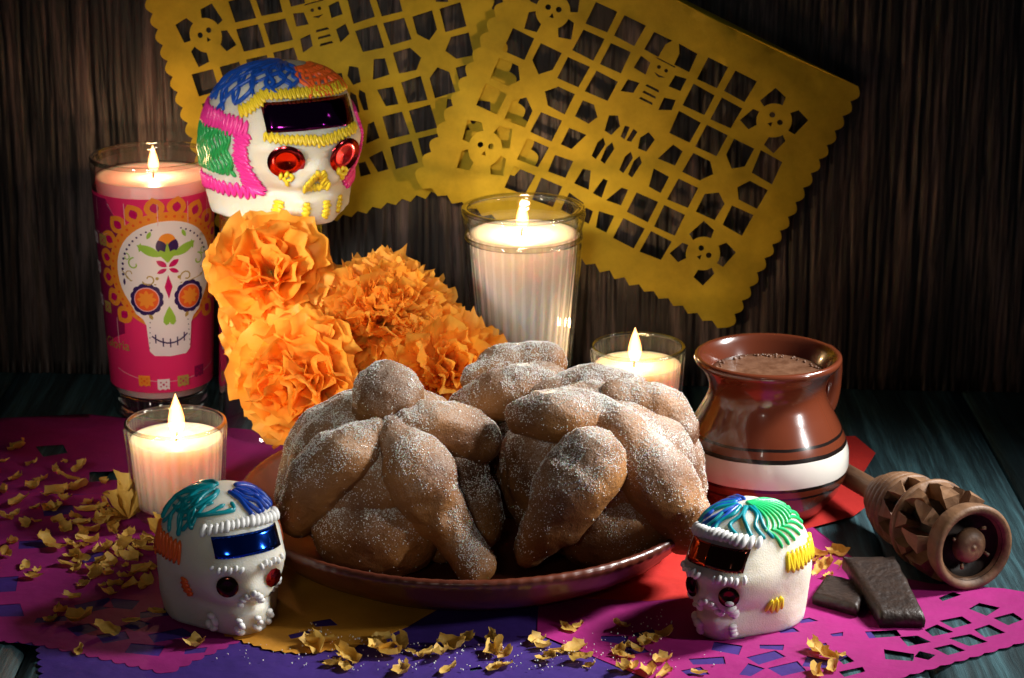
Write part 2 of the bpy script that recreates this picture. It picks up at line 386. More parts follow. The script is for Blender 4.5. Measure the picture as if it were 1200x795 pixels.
def papel_holes():
    H = []; p = 1.547; u0 = 1.61; v0 = 2.2
    cu = lambda c: u0+c*p
    cv = lambda r: v0+r*p                # r 0 bottom .. 6 top
    skull_cells = {(c, r) for c in (0, 1, 8, 9) for r in (0, 1, 5, 6)}
    fig = {(c, r) for c in (4, 5) for r in range(0, 7)} | {(3, 1), (3, 2), (6, 3), (3, 3), (6, 2)}
    special = {(1, 2): 'pu', (1, 4): 'pd', (0, 3): 'pr', (8, 2): 'pu', (8, 4): 'pd', (9, 3): 'pl', (7, 3): 'pr', (2, 3): 'pl', (8, 3): None, (1, 3): None,
               }
    for c in range(10):
        for r in range(7):
            if (c, r) in skull_cells or (c, r) in fig: continue
            x, y = cu(c), cv(r); h = .56
            s = special.get((c, r), 'q')
            if s is None: continue
            if s == 'q': H.append(quad(x, y, 1.19, 1.2, 0, .05)); continue
            t = .30
            base = {'pu': [(-h, -h-.05), (h, -h), (h, h-.1), (0, h+t), (-h, h-.15)], 'pd': [(-h, h), (-h, -h+.2), (0, -h-t), (h, -h+.15), (h, h)],
                    'pr': [(-h, -h), (h-.15, -h), (h+t, 0), (h-.1, h), (-h, h)], 'pl': [(h, h), (-h+.15, h), (-h-t, 0), (-h+.1, -h), (h, -h)]}[s]
            H.append([(x+a+random.uniform(-.04, .04), y+b+random.uniform(-.04, .04)) for a, b in base])
    for (sx_, sy_, jaw) in ((.5, .5, 1), (8.5, .5, 1), (.5, 5.5, 1), (8.5, 5.5, 1)):
        x, y = cu(sx_), cv(sy_); tw = R(-18) if sx_ > 4 else R(14)
        def rt(P): return [(x+a*math.cos(tw)-b*math.sin(tw), y+a*math.sin(tw)+b*math.cos(tw)) for a, b in P]
        for qx, qy in ((1, 1), (-1, 1), (1, -1), (-1, -1)):
            P = []
            lo, hi = (8, 72) if qy > 0 else (14, 60)
            for k in range(6):
                a = R(lo+(hi-lo)*k/5); P.append((qx*.86*math.cos(a), qy*(.86 if qy > 0 else .92)*math.sin(a)))
            P += ([(qx*.45, qy*1.22), (qx*1.15, qy*1.2), (qx*1.22, qy*.2)] if qy > 0 else [(qx*.55, qy*1.25), (qx*1.2, qy*1.22), (qx*1.15, qy*.35)])
            H.append(rt(P))
        H.append(rt(circ(-.27, .12, .15, 8))); H.append(rt(circ(.27, .12, .15, 8))); H.append(rt([(0, -.12), (.12, -.36), (-.12, -.36)]))
    # the dancing figure in a hat, left standing between its own cuts
    X = cu(4.5)
    def add(P): H.append([(X+a, b) for a, b in P])
    t = cv(6)
    add([(-1.25, t-.5), (-.45, t-.52), (-.42, t+.2), (-.2, t+.52), (-1.2, t+.5)]); add([(.42, t-.5), (1.25, t-.5), (1.2, t+.5), (.15, t+.55), (.4, t+.1)])
    add([(-1.3, t-1.55), (-.62, t-1.6), (-.68, t-.95), (-1.25, t-.85)]); add([(.66, t-1.6), (1.3, t-1.55), (1.3, t-.85), (.7, t-.95)])
    for a in (-.2, .2): H.append(circ(X+a, t-.95, .10, 7))
    add([(-.32, t-1.28), (0, t-1.42), (.32, t-1.28), (.0, t-1.30)]); add([(-.55, t-.62), (.55, t-.62), (.5, t-.56), (-.5, t-.56)])
    for k in range(3): add([(-.38, t-2.1-k*.36), (.38, t-2.1-k*.36), (.32, t-1.98-k*.36), (-.32, t-1.98-k*.36)])
    add([(-1.35, t-2.9), (-.75, t-2.7), (-.7, t-2.1), (-1.3, t-2.2)]); add([(.75, t-2.9), (1.35, t-2.6), (1.3, t-2.05), (.72, t-2.2)])
    y3 = cv(3)
    add([(-1.15, y3-.45), (-.75, y3-.5), (-.55, y3+.1), (-.9, y3+.55), (-1.3, y3+.35)]); add([(.75, y3-.5), (1.2, y3-.45), (1.3, y3+.3), (.85, y3+.5), (.6, y3+.05)])
    add([(-.3, y3-.35), (-.05, y3-.4), (-.1, y3+.3), (-.35, y3+.25)]); add([(.3, y3-.35), (.05, y3-.4), (.1, y3+.3), (.35, y3+.25)])
    H.append([(cu(3)-.5, y3-.45), (cu(3)+.3, y3-.5), (cu(3)+.55, y3), (cu(3)+.1, y3+.5), (cu(3)-.5, y3+.45)])
    H.append([(cu(6)-.45, y3-.5), (cu(6)+.5, y3-.45), (cu(6)+.5, y3+.4), (cu(6)-.1, y3+.5)])
    y2 = cv(2)
    H.append([(cu(3)-.5, y2-.5), (cu(3)+.1, y2-.5), (cu(3)+.45, y2+.5), (cu(3)-.5, y2+.45)]); H.append([(cu(6)-.2, y2-.45), (cu(6)+.5, y2-.5), (cu(6)+.5, y2+.45), (cu(6)-.4, y2+.5)])
    for dx in (-1.0, -.5, .55, 1.05): add([(dx-.16, y2-.35), (dx+.1, y2-.4), (dx+.2, y2+.5), (dx-.05, y2+.75), (dx-.2, y2+.4)])
    H.append(quad(cu(3), cv(1), .95, .95, .1))
    y1 = cv(1)
    add([(-1.3, y1-.5), (-.5, y1-.45), (-.85, y1+.5), (-1.25, y1+.4)]); add([(.5, y1-.5), (1.3, y1-.4), (1.25, y1+.5), (.9, y1+.45)])
    add([(-.25, y1-.5), (.25, y1-.5), (.12, y1+.45), (-.12, y1+.45)])
    y0 = cv(0)
    add([(-1.3, y0-.5), (-.7, y0-.5), (-.4, y0+.35), (-1.3, y0+.5)]); add([(-.3, y0-.5), (.3, y0-.5), (.2, y0+.2), (-.2, y0+.2)]); add([(.7, y0-.5), (1.3, y0-.5), (1.25, y0+.5), (.45, y0+.35)])
    return H
def wall_paper(name, label, ox, oz, ang, off, seed, lift=(0, 0), us=1.):
    W, Hh = 17.65, 14.1
    out = zig([(0, 0, 'zig'), (W, 0, 'scallop'), (W, Hh, None), (0, Hh, 'scallop')], pitch=.85, amp=.28, seg=6)
    ca, sa = math.cos(ang), math.sin(ang)
    def mp(u, v):
        u *= us; x = ox+u*ca-v*sa; z = oz+u*sa+v*ca
        y = wally(x)-off-.09*math.sin(u*.9+seed)-.07*math.sin(v*1.3+u*.4+seed)-.10*nz(u*.5, v*.5, seed)
        y -= 1.1*math.exp(-((u-lift[0])**2+(v-lift[1])**2)/14)+.035*abs(nz(u*1.7+v*.6, v*1.1, seed))+.03*abs(nz(u*.8-v*1.6, v*.5, seed+4))
        return (x, y, z)
    o = obj(name, cut_sheet(out, papel_holes(), .45, mp), None, p_yel)
    md = o.modifiers.new('s', 'SOLIDIFY'); md.thickness = .00010; o.modifiers.new('e', 'EDGE_SPLIT').split_angle = R(40)
    return tagk(o, label, 'paper banner', 'cut paper banners on the wall')
c = R(18)
wall_paper('cut_paper_banner', 'darker yellow cut tissue banner behind the large decorated skull, overlapped at its right', -14.8, 7.4, R(15.5), .30, 2.0, (30, 30), .94)
wall_paper('cut_paper_banner', 'brighter yellow cut tissue banner tilted on dark wood, right of the large skull', -4.8, 11.26, R(-26), .75, 5.1, (0, 0))

# table papers share one gentle wave so that they never cross
def wave(x, y): return .06*nz(x*.22, y*.22, 4)+.03*nz(x*.7, y*.7, 8)+.07
def table_paper(name, label, P, holes, lev, mat, pitch=.62, amp=.2, kind='scallop'):
    out = zig([(p[0], p[1])+tuple(p[2:]) for p in P], kind, pitch, amp)
    o = obj(name, cut_sheet(out, holes, .7, lambda u, v: (u, v, wave(u, v)+lev)), None, mat)
    md = o.modifiers.new('s', 'SOLIDIFY'); md.thickness = .00010; o.modifiers.new('e', 'EDGE_SPLIT').split_angle = R(40)
    return tagk(o, label, 'paper sheet', 'cut paper sheets on the table')
def hp(lst):           # holes: pixel centre, size, angle -> quads on the table
    H = []
    for px, py, sx, sy, a in lst:
        c = at(px, py); H.append(quad(c.x, c.y, sx, sy, R(a), .12))
    return H
table_paper('cut_paper_sheet', 'violet blue cut tissue sheet lying undermost along the front of the table', [(-23, -10.9, None), (-18.6, -12.6), (-17.9, -15.6), (-12.6, -17.6, None), (9, -18, None), (14.5, -12, None), (11, 4, None), (-13, 5, None), (-30, 3, None), (-30, -10, None)],
            hp([(395, 742, .7, .25, 10), (560, 785, .5, .3, 20)]), .0, p_blue)
mlh = hp([(110, 713, 1.5, 1.1, 30), (143, 711, 1.3, .9, -20), (199, 746, 1.6, .9, 30), (170, 764, 1.5, 1.0, -10), (132, 750, 1.0, .8, 20), (96, 741, 1.0, .9, 40), (8, 717, 1.2, 1.4, 10), (8, 687, 1.0, 1.6, 10),
          (160, 735, .8, .6, 50), (181, 722, 1.0, .7, 10), (60, 728, 1.2, .6, 10), (230, 765, .8, .6, 10), (70, 600, 1.3, 1.2, 15), (120, 560, 1.2, 1.2, 10), (40, 640, 1.1, 1.1, 10), (60, 530, 1.2, 1.5, 20), (110, 655, 1, 1, 20)])
table_paper('cut_paper_sheet', 'dark plum magenta cut tissue sheet strewn with petals under the left candles',
            [(-30, -10.5), (-23, -11.6), (-19, -12.2), (-13.3, -15.0), (-11.6, -12.9), (-9.6, -10.2, None), (-7, -6, None), (-9.5, 9, None), (-13, 13, None), (-21.5, 15.5, None), (-30, 14, None)], mlh, .02, p_pur)
mrh = hp([(1112, 702, .9, .45, 32), (1152, 716, .9, .8, 50), (1184, 727, 1.0, .8, 32), (1122, 731, 1.0, .7, 32), (1158, 741, .95, .85, 32), (1098, 742, .95, .8, 32), (1135, 752, 1.0, .9, 32), (1110, 764, .95, .8, 32), (1083, 772, .6, .7, 60),
          (1071, 753, .9, .8, 20), (1055, 773, .9, 1.2, 80), (1033, 747, 1.3, .7, 10), (923, 787, 1.2, .9, 20), (900, 773, 1.4, .8, 32), (903, 762, 1.0, .4, 5), (960, 761, .8, .5, 5), (960, 781, .8, 1.1, 70), (852, 763, 1.2, .7, -20), (830, 777, 1.3, .6, 10),
          (815, 790, .8, .7, 20), (880, 789, .9, .6, 60), (990, 775, .5, .9, 30), (1000, 790, 1.0, .5, 30), (862, 748, .5, .7, 10), (925, 742, .7, .3, 20), (945, 730, .6, .35, 20), (720, 752, 1.1, .7, -10), (757, 745, .8, .6, 20), (740, 765, 1, .8, 30), (980, 748, .5, .3, 10)])
table_paper('cut_paper_sheet', 'bright magenta cut tissue sheet under the small skull and chocolate at right',
            [(1.0, -11.4, None), (2.8, -13.2, None), (5.2, -15.6, None), (8.4, -17.6, None), (13.3, -16.5), (21.1, -11.6), (24.2, -9.4), (22.4, -7.8, None), (20.5, -6.9, None), (17.5, -6.4, None), (15.2, -5, None), (13, 1, None), (4, 5, None), (1.2, -4, None)], mrh, .04, p_mag, pitch=.8, amp=.12)
table_paper('cut_paper_sheet', 'ochre orange tissue sheet with a jagged corner between the left small skull and plate',
            [(at(262, 745).x, at(262, 745).y, 'zig'), (-9.5, -13.0, 'zig'), (-8.2, -13.3, 'zig'), (-5.6, -12.3, None), (-4.2, -10.8, None), (-3, -9, None), (-6, -2, None), (-11.5, -4, None), (-12, -9, None)],
            hp([(352, 748, .8, .5, 25), (378, 735, .9, .5, 20)]), .06, p_or, pitch=.5, amp=.16)
P = [at(*q) for q in [(640, 702), (760, 708), (840, 702), (880, 640), (1000, 608), (1013, 598), (1010, 560), (1026, 534), (1002, 514), (860, 520), (700, 560)]]
table_paper('cut_paper_sheet', 'red tissue sheet showing between the plate, the clay jar and the wooden whisk', [(p.x, p.y, None) for p in P], [], .06, p_red)
g = at(752, 659)
o = obj('paper_scrap', cut_sheet([(-.5, -.25), (.1, -.35), (.6, .1), (.1, .3), (-.3, .15)], [], .3, lambda u, v: (u, v, .05+.12*u*u)), None, p_green)
o.location = (g.x*S, g.y*S, (wave(g.x, g.y)+.08)*S); tagk(o, 'small green paper scrap on red tissue beside the plate', 'paper scrap')
o.modifiers.new('s', 'SOLIDIFY').thickness = .00012
TZ = .16     # height at which things stand on the papers

# ================================================================== CANDLES
def ring(t, name, R_, z, a, b, mat=None):
    pr_ = [(R_+a*math.cos(2*PI*k/14), z+b*math.sin(2*PI*k/14)) for k in range(15)]
    return fixn(obj(name, lathe(pr_, 96), t, mat or m_lip))
def thick_base(t, r0, r1, z0, z1):
    fixn(obj('glass_base', lathe([(.01, z0), (r0*.9, z0), (r0, z0+.08), (r1, z1-.1), (r1*.95, z1), (r1*.5, z1-.06), (.01, z1-.08)], 72), t, m_rim))
def flame_and_wick(t, z, h, power, x=0, y=0, lean=0.):
    wk = tube([(x, y, z-.2), (x+.02, y, z+.2), (x+.06, y, z+.42)], .055, 6); obj('wick', wk, t, m_wick)
    pr = [(0.001, 0), (.13, .04), (.22, .14), (.26, .26), (.245, .42), (.18, .62), (.10, .8), (.035, .93), (.001, 1.0)]
    V, F = lathe([(r*h*.75, q*h) for r, q in pr], 20); V = [(v[0]+x+.05+lean*(v[2]/h)**2, v[1]+y, v[2]+z+.28) for v in V]
    obj('flame', (V, F), t, m_flame)
    l = bpy.data.lights.new('candle_light', 'POINT'); l.energy = power; l.color = (1, .58, .27); l.shadow_soft_size = .0022
    o = bpy.data.objects.new('candle_light', l); col.objects.link(o); o.parent = t; o.location = ((x+.05)*S, y*S, (z+.28+h*.4)*S)
def wax_mesh(r0, r1, z0, z1, fl=0, amp=0, n=168):
    pr = [(.01, z0), (r0*.96, z0), (r0, z0+.1)]
    for k in range(1, 7): pr.append((r0+(r1-r0)*k/6, z0+.1+(z1-z0-.1)*k/6))
    pr += [(r1*.985, z1+.05), (r1*.93, z1-.02), (r1*.8, z1-.07), (r1*.5, z1-.1), (r1*.25, z1-.13), (.01, z1-.14)]
    return lathe(pr, n, (lambda th, i, r, z: r*(1+amp*abs(math.cos(fl*th/2)))*(1+.004*nz(math.cos(th)*2, math.sin(th)*2, z)) if 1 < i < 9 else r) if fl else None)
def votive(label, x, y, rt, rb, h, wl, power, fx=0, fh=1.3, pour=True):
    t = thing('candle_in_glass', label, 'candle', (x, y, TZ if y < 10 else 0), group='small candles in ribbed glasses')
    def flute(th, i, r, z): return r*(1+.04*abs(math.cos(13*th))) if (i in OUT or i in (11, 12, 13)) else r
    OUT = set(range(2, 7))
    pr = [(.01, 0), (rb*.92, 0), (rb, .25), (rb+(rt-rb)*.3, h*.3), (rb+(rt-rb)*.6, h*.6), (rb+(rt-rb)*.85, h*.85), (rt, h-.18), (rt+.02, h-.06), (rt-.03, h), (rt-.1, h), (rt-.15, h-.08),
          (rt-.16, h-.2), (rb+(rt-rb)*.6-.15, h*.6), (rb-.14, .6), (rb*.6, .5), (.01, .48)]
    fixn(obj('glass', lathe(pr, 144, flute), t, m_glass))
    ring(t, 'rim', rt-.06, h-.02, .10, .09)
    obj('wax', wax_mesh(rb-.165, rb+(rt-rb)*wl-.165, .52, h*wl, 26, .03), t, m_wax_peach)
    flame_and_wick(t, h*wl-.14, fh, power, fx)
    return t
votive('small lit peach candle in ribbed glass behind the left small skull', -14.95, 1.4, 2.22, 1.95, 4.4, .83, .062, 0, 1.95)
votive('small lit candle in ribbed glass behind the bread, left of the clay jar', 6.15, 12.6, 2.28, 2.0, 4.55, .80, .07, -.2, 1.75)
# tall white candle in thick fluted glass
t = thing('tall_candle_in_glass', 'tall white lit candle in thick rimmed fluted glass against the wall', 'candle', (.55, 13.6, 0))
hh = 11.3
def tf(th, i, r, z): return r*(1+.014*math.cos(28*th)*min(1, max(0, (8.9-z)/.8))*(1 if z > .5 else 0)) if i < 14 else r
pr = [(.01, 0), (2.0, 0), (2.08, .12)]+[(2.08+.77*k/9, .12+9.1*k/9) for k in range(1, 10)]+[(2.88, 9.5), (2.84, 9.7), (2.90, 10.0), (2.86, 10.3), (2.96, 10.6), (3.02, 10.95), (2.98, 11.22), (2.86, 11.3), (2.74, 11.24), (2.68, 11.0), (2.66, 10.2), (2.6, 9.2), (1.85, .9), (.01, .8)]
fixn(obj('glass', lathe(pr, 168, tf), t, m_glass_thick))
ring(t, 'rim', 2.86, 11.22, .15, .12); ring(t, 'glass_bead', 2.80, 9.85, .11, .14)
obj('wax', wax_mesh(1.84, 2.57, .82, 10.0, 32, .04), t, m_wax_white)
flame_and_wick(t, 9.86, 1.6, .14, -.1)
# tall pink printed candle
t = thing('printed_candle_in_glass', 'tall pink lit candle whose glass is printed with a flowered skull', 'candle', (-17.75, 16.5, 0), (0, 0, 0))
def rg(z): return 2.48+(3.04-2.48)*min(1, max(0, z/12.6))**.9
H1 = 12.7
pr = [(.01, 0), (2.3, 0), (2.42, .1), (2.44, .35), (2.36, .6)]+[(rg(z), z) for z in (1.0, 2, 4, 6, 8, 10, 11.6)]+[(3.04, 12.5), (3.09, 12.85), (3.06, 13.15), (2.98, 13.25), (2.88, 13.19), (2.84, 12.8), (2.84, 11.8), (rg(1.4)-.2, 1.4), (2.1, 1.25), (.01, 1.2)]
fixn(obj('glass', lathe(pr, 96), t, m_glass))
ring(t, 'rim', 2.98, 13.15, .10, .12); thick_base(t, 2.3, 2.2, .08, 1.15)
obj('wax', wax_mesh(2.34, 2.82, 1.26, 12.2), t, m_wax_pink)
flame_and_wick(t, 12.05, 1.4, .065, 0)
def ink(n, c): return M(n, c, .35, transl=.35)
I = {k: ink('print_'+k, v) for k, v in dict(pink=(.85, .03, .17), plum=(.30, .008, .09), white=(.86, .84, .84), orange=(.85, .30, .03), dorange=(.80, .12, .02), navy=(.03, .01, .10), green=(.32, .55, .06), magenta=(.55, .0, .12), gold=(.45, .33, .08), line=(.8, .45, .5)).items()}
TH0 = R(-90+19)           # where the printed skull faces
def pr_map(lay):
    def f(u, v):
        v = v-.75 if v < -3.52 and lay > 1 else v; z = 6.6+v*1.03 if lay < 2 else 6.95+v*.95; r = rg(z)+.012+.008*lay; th = TH0+u*(.96 if lay > 1 else 1)/2.8
        return (r*math.cos(th), r*math.sin(th), z)
    return f
def prn(name, P, lay, ink_, holes=(), step=.25):
    o = obj(name, cut_sheet(P, holes, step, pr_map(lay)), t, I[ink_]); return o
def multi(name, polys, lay, ink_, step=.3):
    o = obj(name, join(*[cut_sheet(P, [], step, pr_map(lay)) for P in polys]), t, I[ink_]); o['kind'] = 'stuff'; return o
def ell(cx, cy, a, b, n=24, rot=0):
    return [(cx+a*math.cos(q)*math.cos(rot)-b*math.sin(q)*math.sin(rot), cy+a*math.cos(q)*math.sin(rot)+b*math.sin(q)*math.cos(rot)) for q in [2*PI*k/n for k in range(n)]]
def leaf(cx, cy, L, wd, rot, n=7):
    up = [(L*k/n, wd*math.sin(PI*k/n)**.8) for k in range(n+1)]; P = up+[(a, -b) for a, b in up[-2:0:-1]]
    return [(cx+a*math.cos(rot)-b*math.sin(rot), cy+a*math.sin(rot)+b*math.cos(rot)) for a, b in P]
def stroke(P, wd):
    P = [Vector(p) for p in P]; l = []; r = []
    for i, p in enumerate(P):
        d = (P[min(i+1, len(P)-1)]-P[max(i-1, 0)]).normalized(); nn = Vector((-d.y, d.x))*wd/2
        l.append(tuple(p+nn)); r.append(tuple(p-nn))
    return l+r[::-1]
def spiral(cx, cy, r0, a0, turns, k=14, dirn=1): return [(cx+r0*(1-.75*j/k)*math.cos(a0+dirn*turns*2*PI*j/k), cy+r0*(1-.75*j/k)*math.sin(a0+dirn*turns*2*PI*j/k)) for j in range(k+1)]
# pink film, full wrap, and the darker side panel
full = [(-8.55+17.1*k/60, -4.75) for k in range(61)]+[(8.55-17.1*k/60, 4.95) for k in range(61)]
prn('printed_film', full, 0, 'pink', step=.5)
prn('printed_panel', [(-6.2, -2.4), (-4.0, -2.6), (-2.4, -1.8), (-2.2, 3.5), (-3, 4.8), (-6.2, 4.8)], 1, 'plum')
CV = 1.15
# halo with loops
hal = ell(0, CV, 3.12, 3.15, 60); prn('printed_halo', hal, 2, 'orange')
loops = []; tri = []; dots = []
for k in range(20):
    a = R(90)+2*PI*(k+.5)/20
    if R(235) < (a % (2*PI)) < R(305): continue
    cx, cy = 3.1*math.cos(a), CV+3.1*math.sin(a)
    loops.append(leaf(cx-.25*math.cos(a), cy-.25*math.sin(a), 1.15, .5, a, 6))
    tri.append(leaf(cx+.05*math.cos(a), cy+.05*math.sin(a), .55, .22, a, 4))
multi('printed_loops', loops, 3, 'orange'); multi('printed_loop_centres', tri, 4, 'magenta')
for k in range(44):
    a = 2*PI*k/44; dots.append(ell(2.92*math.cos(a), CV+2.92*math.sin(a), .08, .08, 6))
multi('printed_halo_dots', dots, 4, 'dorange')
# skull
sk = []
for k in range(33):
    a = R(-38+256*k/32); sk.append((2.62*math.cos(a), CV+2.68*math.sin(a)))
sk += [(-1.72, -1.15), (-1.35, -1.45), (-1.2, -1.8), (-1.15, -2.6), (-1.1, -3.2), (-.85, -3.45), (0, -3.5), (.85, -3.45), (1.1, -3.2), (1.15, -2.6), (1.2, -1.8), (1.35, -1.45), (1.72, -1.15)]
prn('printed_skull', sk, 5, 'white')
for s in (-1, 1):
    ex, ey = s*1.12, -.35
    n = 12; sc_ = []
    for k in range(48):
        a = 2*PI*k/48; rr = .80+.07*abs(math.sin(a*n/2)); sc_.append((ex+rr*math.cos(a), ey+rr*math.sin(a)*1.02))
    prn('printed_eye', sc_, 6, 'navy'); prn('printed_eye_rim', ell(ex, ey, .65, .66), 7, 'line'); prn('printed_eye_disc', ell(ex, ey, .6, .61), 8, 'dorange')
    multi('printed_eye_flower', [leaf(ex, ey, .5, .12, R(45*k), 5) for k in range(8)], 9, 'orange')
    multi('printed_leaf', [leaf(s*.28, 1.95, 1.35, .24, R(90-s*62), 7), leaf(s*.95, 2.9, .45, .1, R(90+s*25), 5), leaf(s*1.35, 2.2, .5, .08, R(90+s*10), 5), stroke(spiral(s*1.65, 1.55, .36, R(90), .8, 14, -s), .07), stroke(spiral(s*2.05, 1.9, .22, R(90), .8, 10, s), .05)], 6, 'green')
    prn('printed_petal', leaf(s*.12, 2.05, .85, .27, R(90-s*22), 7), 7, 'navy')
    multi('printed_scroll', [stroke(spiral(s*.95, .75, .36, R(200), .9, 16, -s), .07), stroke([(s*.6, .45), (s*1.2, .5), (s*1.9, .65), (s*2.35, 1.15)], .06), stroke(spiral(s*1.9, 1.0, .3, R(250), .7, 12, s), .05), ell(s*.55, .78, .09, .09, 8), leaf(s*.85, -1.45, .35, .1, R(90-s*30), 4)], 6, 'gold')
    multi('printed_drop', [leaf(s*.05, 1.38, .62, .15, R(90-s*55), 6), leaf(s*.05, 1.28, .55, .12, R(-90+s*65), 6)], 6, 'magenta')
    d = []
    for k in range(12):
        a = R(90-s*(18+7*k)); d.append(ell(2.3*math.cos(a), CV+2.35*math.sin(a), .05+.003*k, .05+.003*k, 6))
    for k in range(6): d.append(ell(s*(1.0+.02*k), -1.6-.28*k, .035, .035, 5))
    d.append(leaf(s*2.25, .35, .4, .07, R(90), 4))
    multi('printed_dots', d, 6, 'navy')
prn('printed_crown', ell(0, 2.75, .42, .42), 6, 'orange')
prn('printed_leaf', [(0, 1.6), (.5, 2.15), (.35, 2.3), (.12, 2.2), (0, 2.75), (-.12, 2.2), (-.35, 2.3), (-.5, 2.15)], 8, 'green')
prn('printed_diamond', [(0, -.35), (.2, .3), (0, .95), (-.2, .3)], 6, 'magenta')
hrt = [(0, -.75)]+[(.12, -.95), (.3, -1.35), (.33, -1.6), (.2, -1.78), (.05, -1.72), (0, -1.6), (-.05, -1.72), (-.2, -1.78), (-.33, -1.6), (-.3, -1.35), (-.12, -.95)]
prn('printed_nose', hrt, 6, 'green')
mo = [(-.95+.19*k, -2.35-.42*(1-((k-5)/5)**2)) for k in range(11)]
multi('printed_mouth', [stroke(mo, .08)]+[stroke([(x_, y_-.24), (x_, y_+.24)], .07) for x_, y_ in mo[1:-1:2]], 6, 'navy')
# bunting
sw = [(-3.2+.4*k, -4.15+.55*abs(((k-8)/8))**2) for k in range(17)]
multi('printed_string', [stroke(sw, .035)]+[stroke([(u, 3.6), (u, 4.75)], .035) for u in (-3.9, -2.0, -.4, 1.1, 2.4)]+[stroke([(-4.8, 3.2), (-4.3, 2.9), (-3.4, 2.9), (-2.2, 3.4)], .03), stroke([(-5, -.6), (-4, -.9), (-3, -.7)], .03), stroke([(-4.9, -4), (-4.9, 4.7)], .03), stroke([(-2.95, -3.2), (-2.95, -1.5)], .04)], 5, 'line')
def flag(u, v, ink_): prn('printed_flag', [(u-.33, v+.3), (u+.33, v+.3), (u+.33, v-.3), (u+.2, v-.24), (u+.08, v-.32), (u-.05, v-.24), (u-.2, v-.32), (u-.33, v-.25)], 6, ink_); \
    multi('printed_flag_cutouts', [ell(u, v, .07, .07, 6), ell(u-.15, v+.12, .05, .05, 5), ell(u+.15, v+.12, .05, .05, 5), ell(u-.15, v-.1, .05, .05, 5), ell(u+.15, v-.1, .05, .05, 5)], 7, 'magenta' if ink_ != 'orange' else 'dorange')
for u, v, k in ((-1.5, -4.1, 'orange'), (-.45, -4.3, 'white'), (.65, -4.2, 'gold'), (1.7, -3.85, 'plum'), (-4.5, 2.5, 'white'), (-3.6, 2.55, 'gold'), (-4.6, -.9, 'white'), (-3.7, -1.1, 'gold'), (-4.5, .9, 'white')): flag(u, v, k)
cu_ = bpy.data.curves.new('lettering', 'FONT'); cu_.body = '\u25CA Gloria'.replace('\u25CA ', ''); cu_.size = .75; cu_.resolution_u = 3
to = bpy.data.objects.new('lettering', cu_); dg = bpy.context.evaluated_depsgraph_get()
tm = bpy.data.meshes.new_from_object(to); f = pr_map(6)
lv = [f(v.co.x-4.15, v.co.y-3.25) for v in tm.vertices]; lf = [tuple(p.vertices) for p in tm.polygons]
obj('printed_lettering', (lv, lf), t, I['gold'])
bpy.data.objects.remove(to)

# ================================================================== TUMBLER UNDER THE BIG SKULL
t = thing('glass_tumbler', 'clear upturned glass standing behind the orange flowers under the large skull', 'glass', (-11.6, 13.6, 0))
pr = [(2.95, 0), (3.05, .15), (2.98, .4), (2.9, 2), (2.75, 6), (2.55, 10.95), (2.4, 11.2), (.01, 11.25)]; pr2 = [(.01, 10.4), (2.35, 10.3), (2.6, 6), (2.75, 1), (2.8, .1), (2.95, 0)]
fixn(obj('glass', lathe(pr+pr2, 72), t, m_glass_thick))

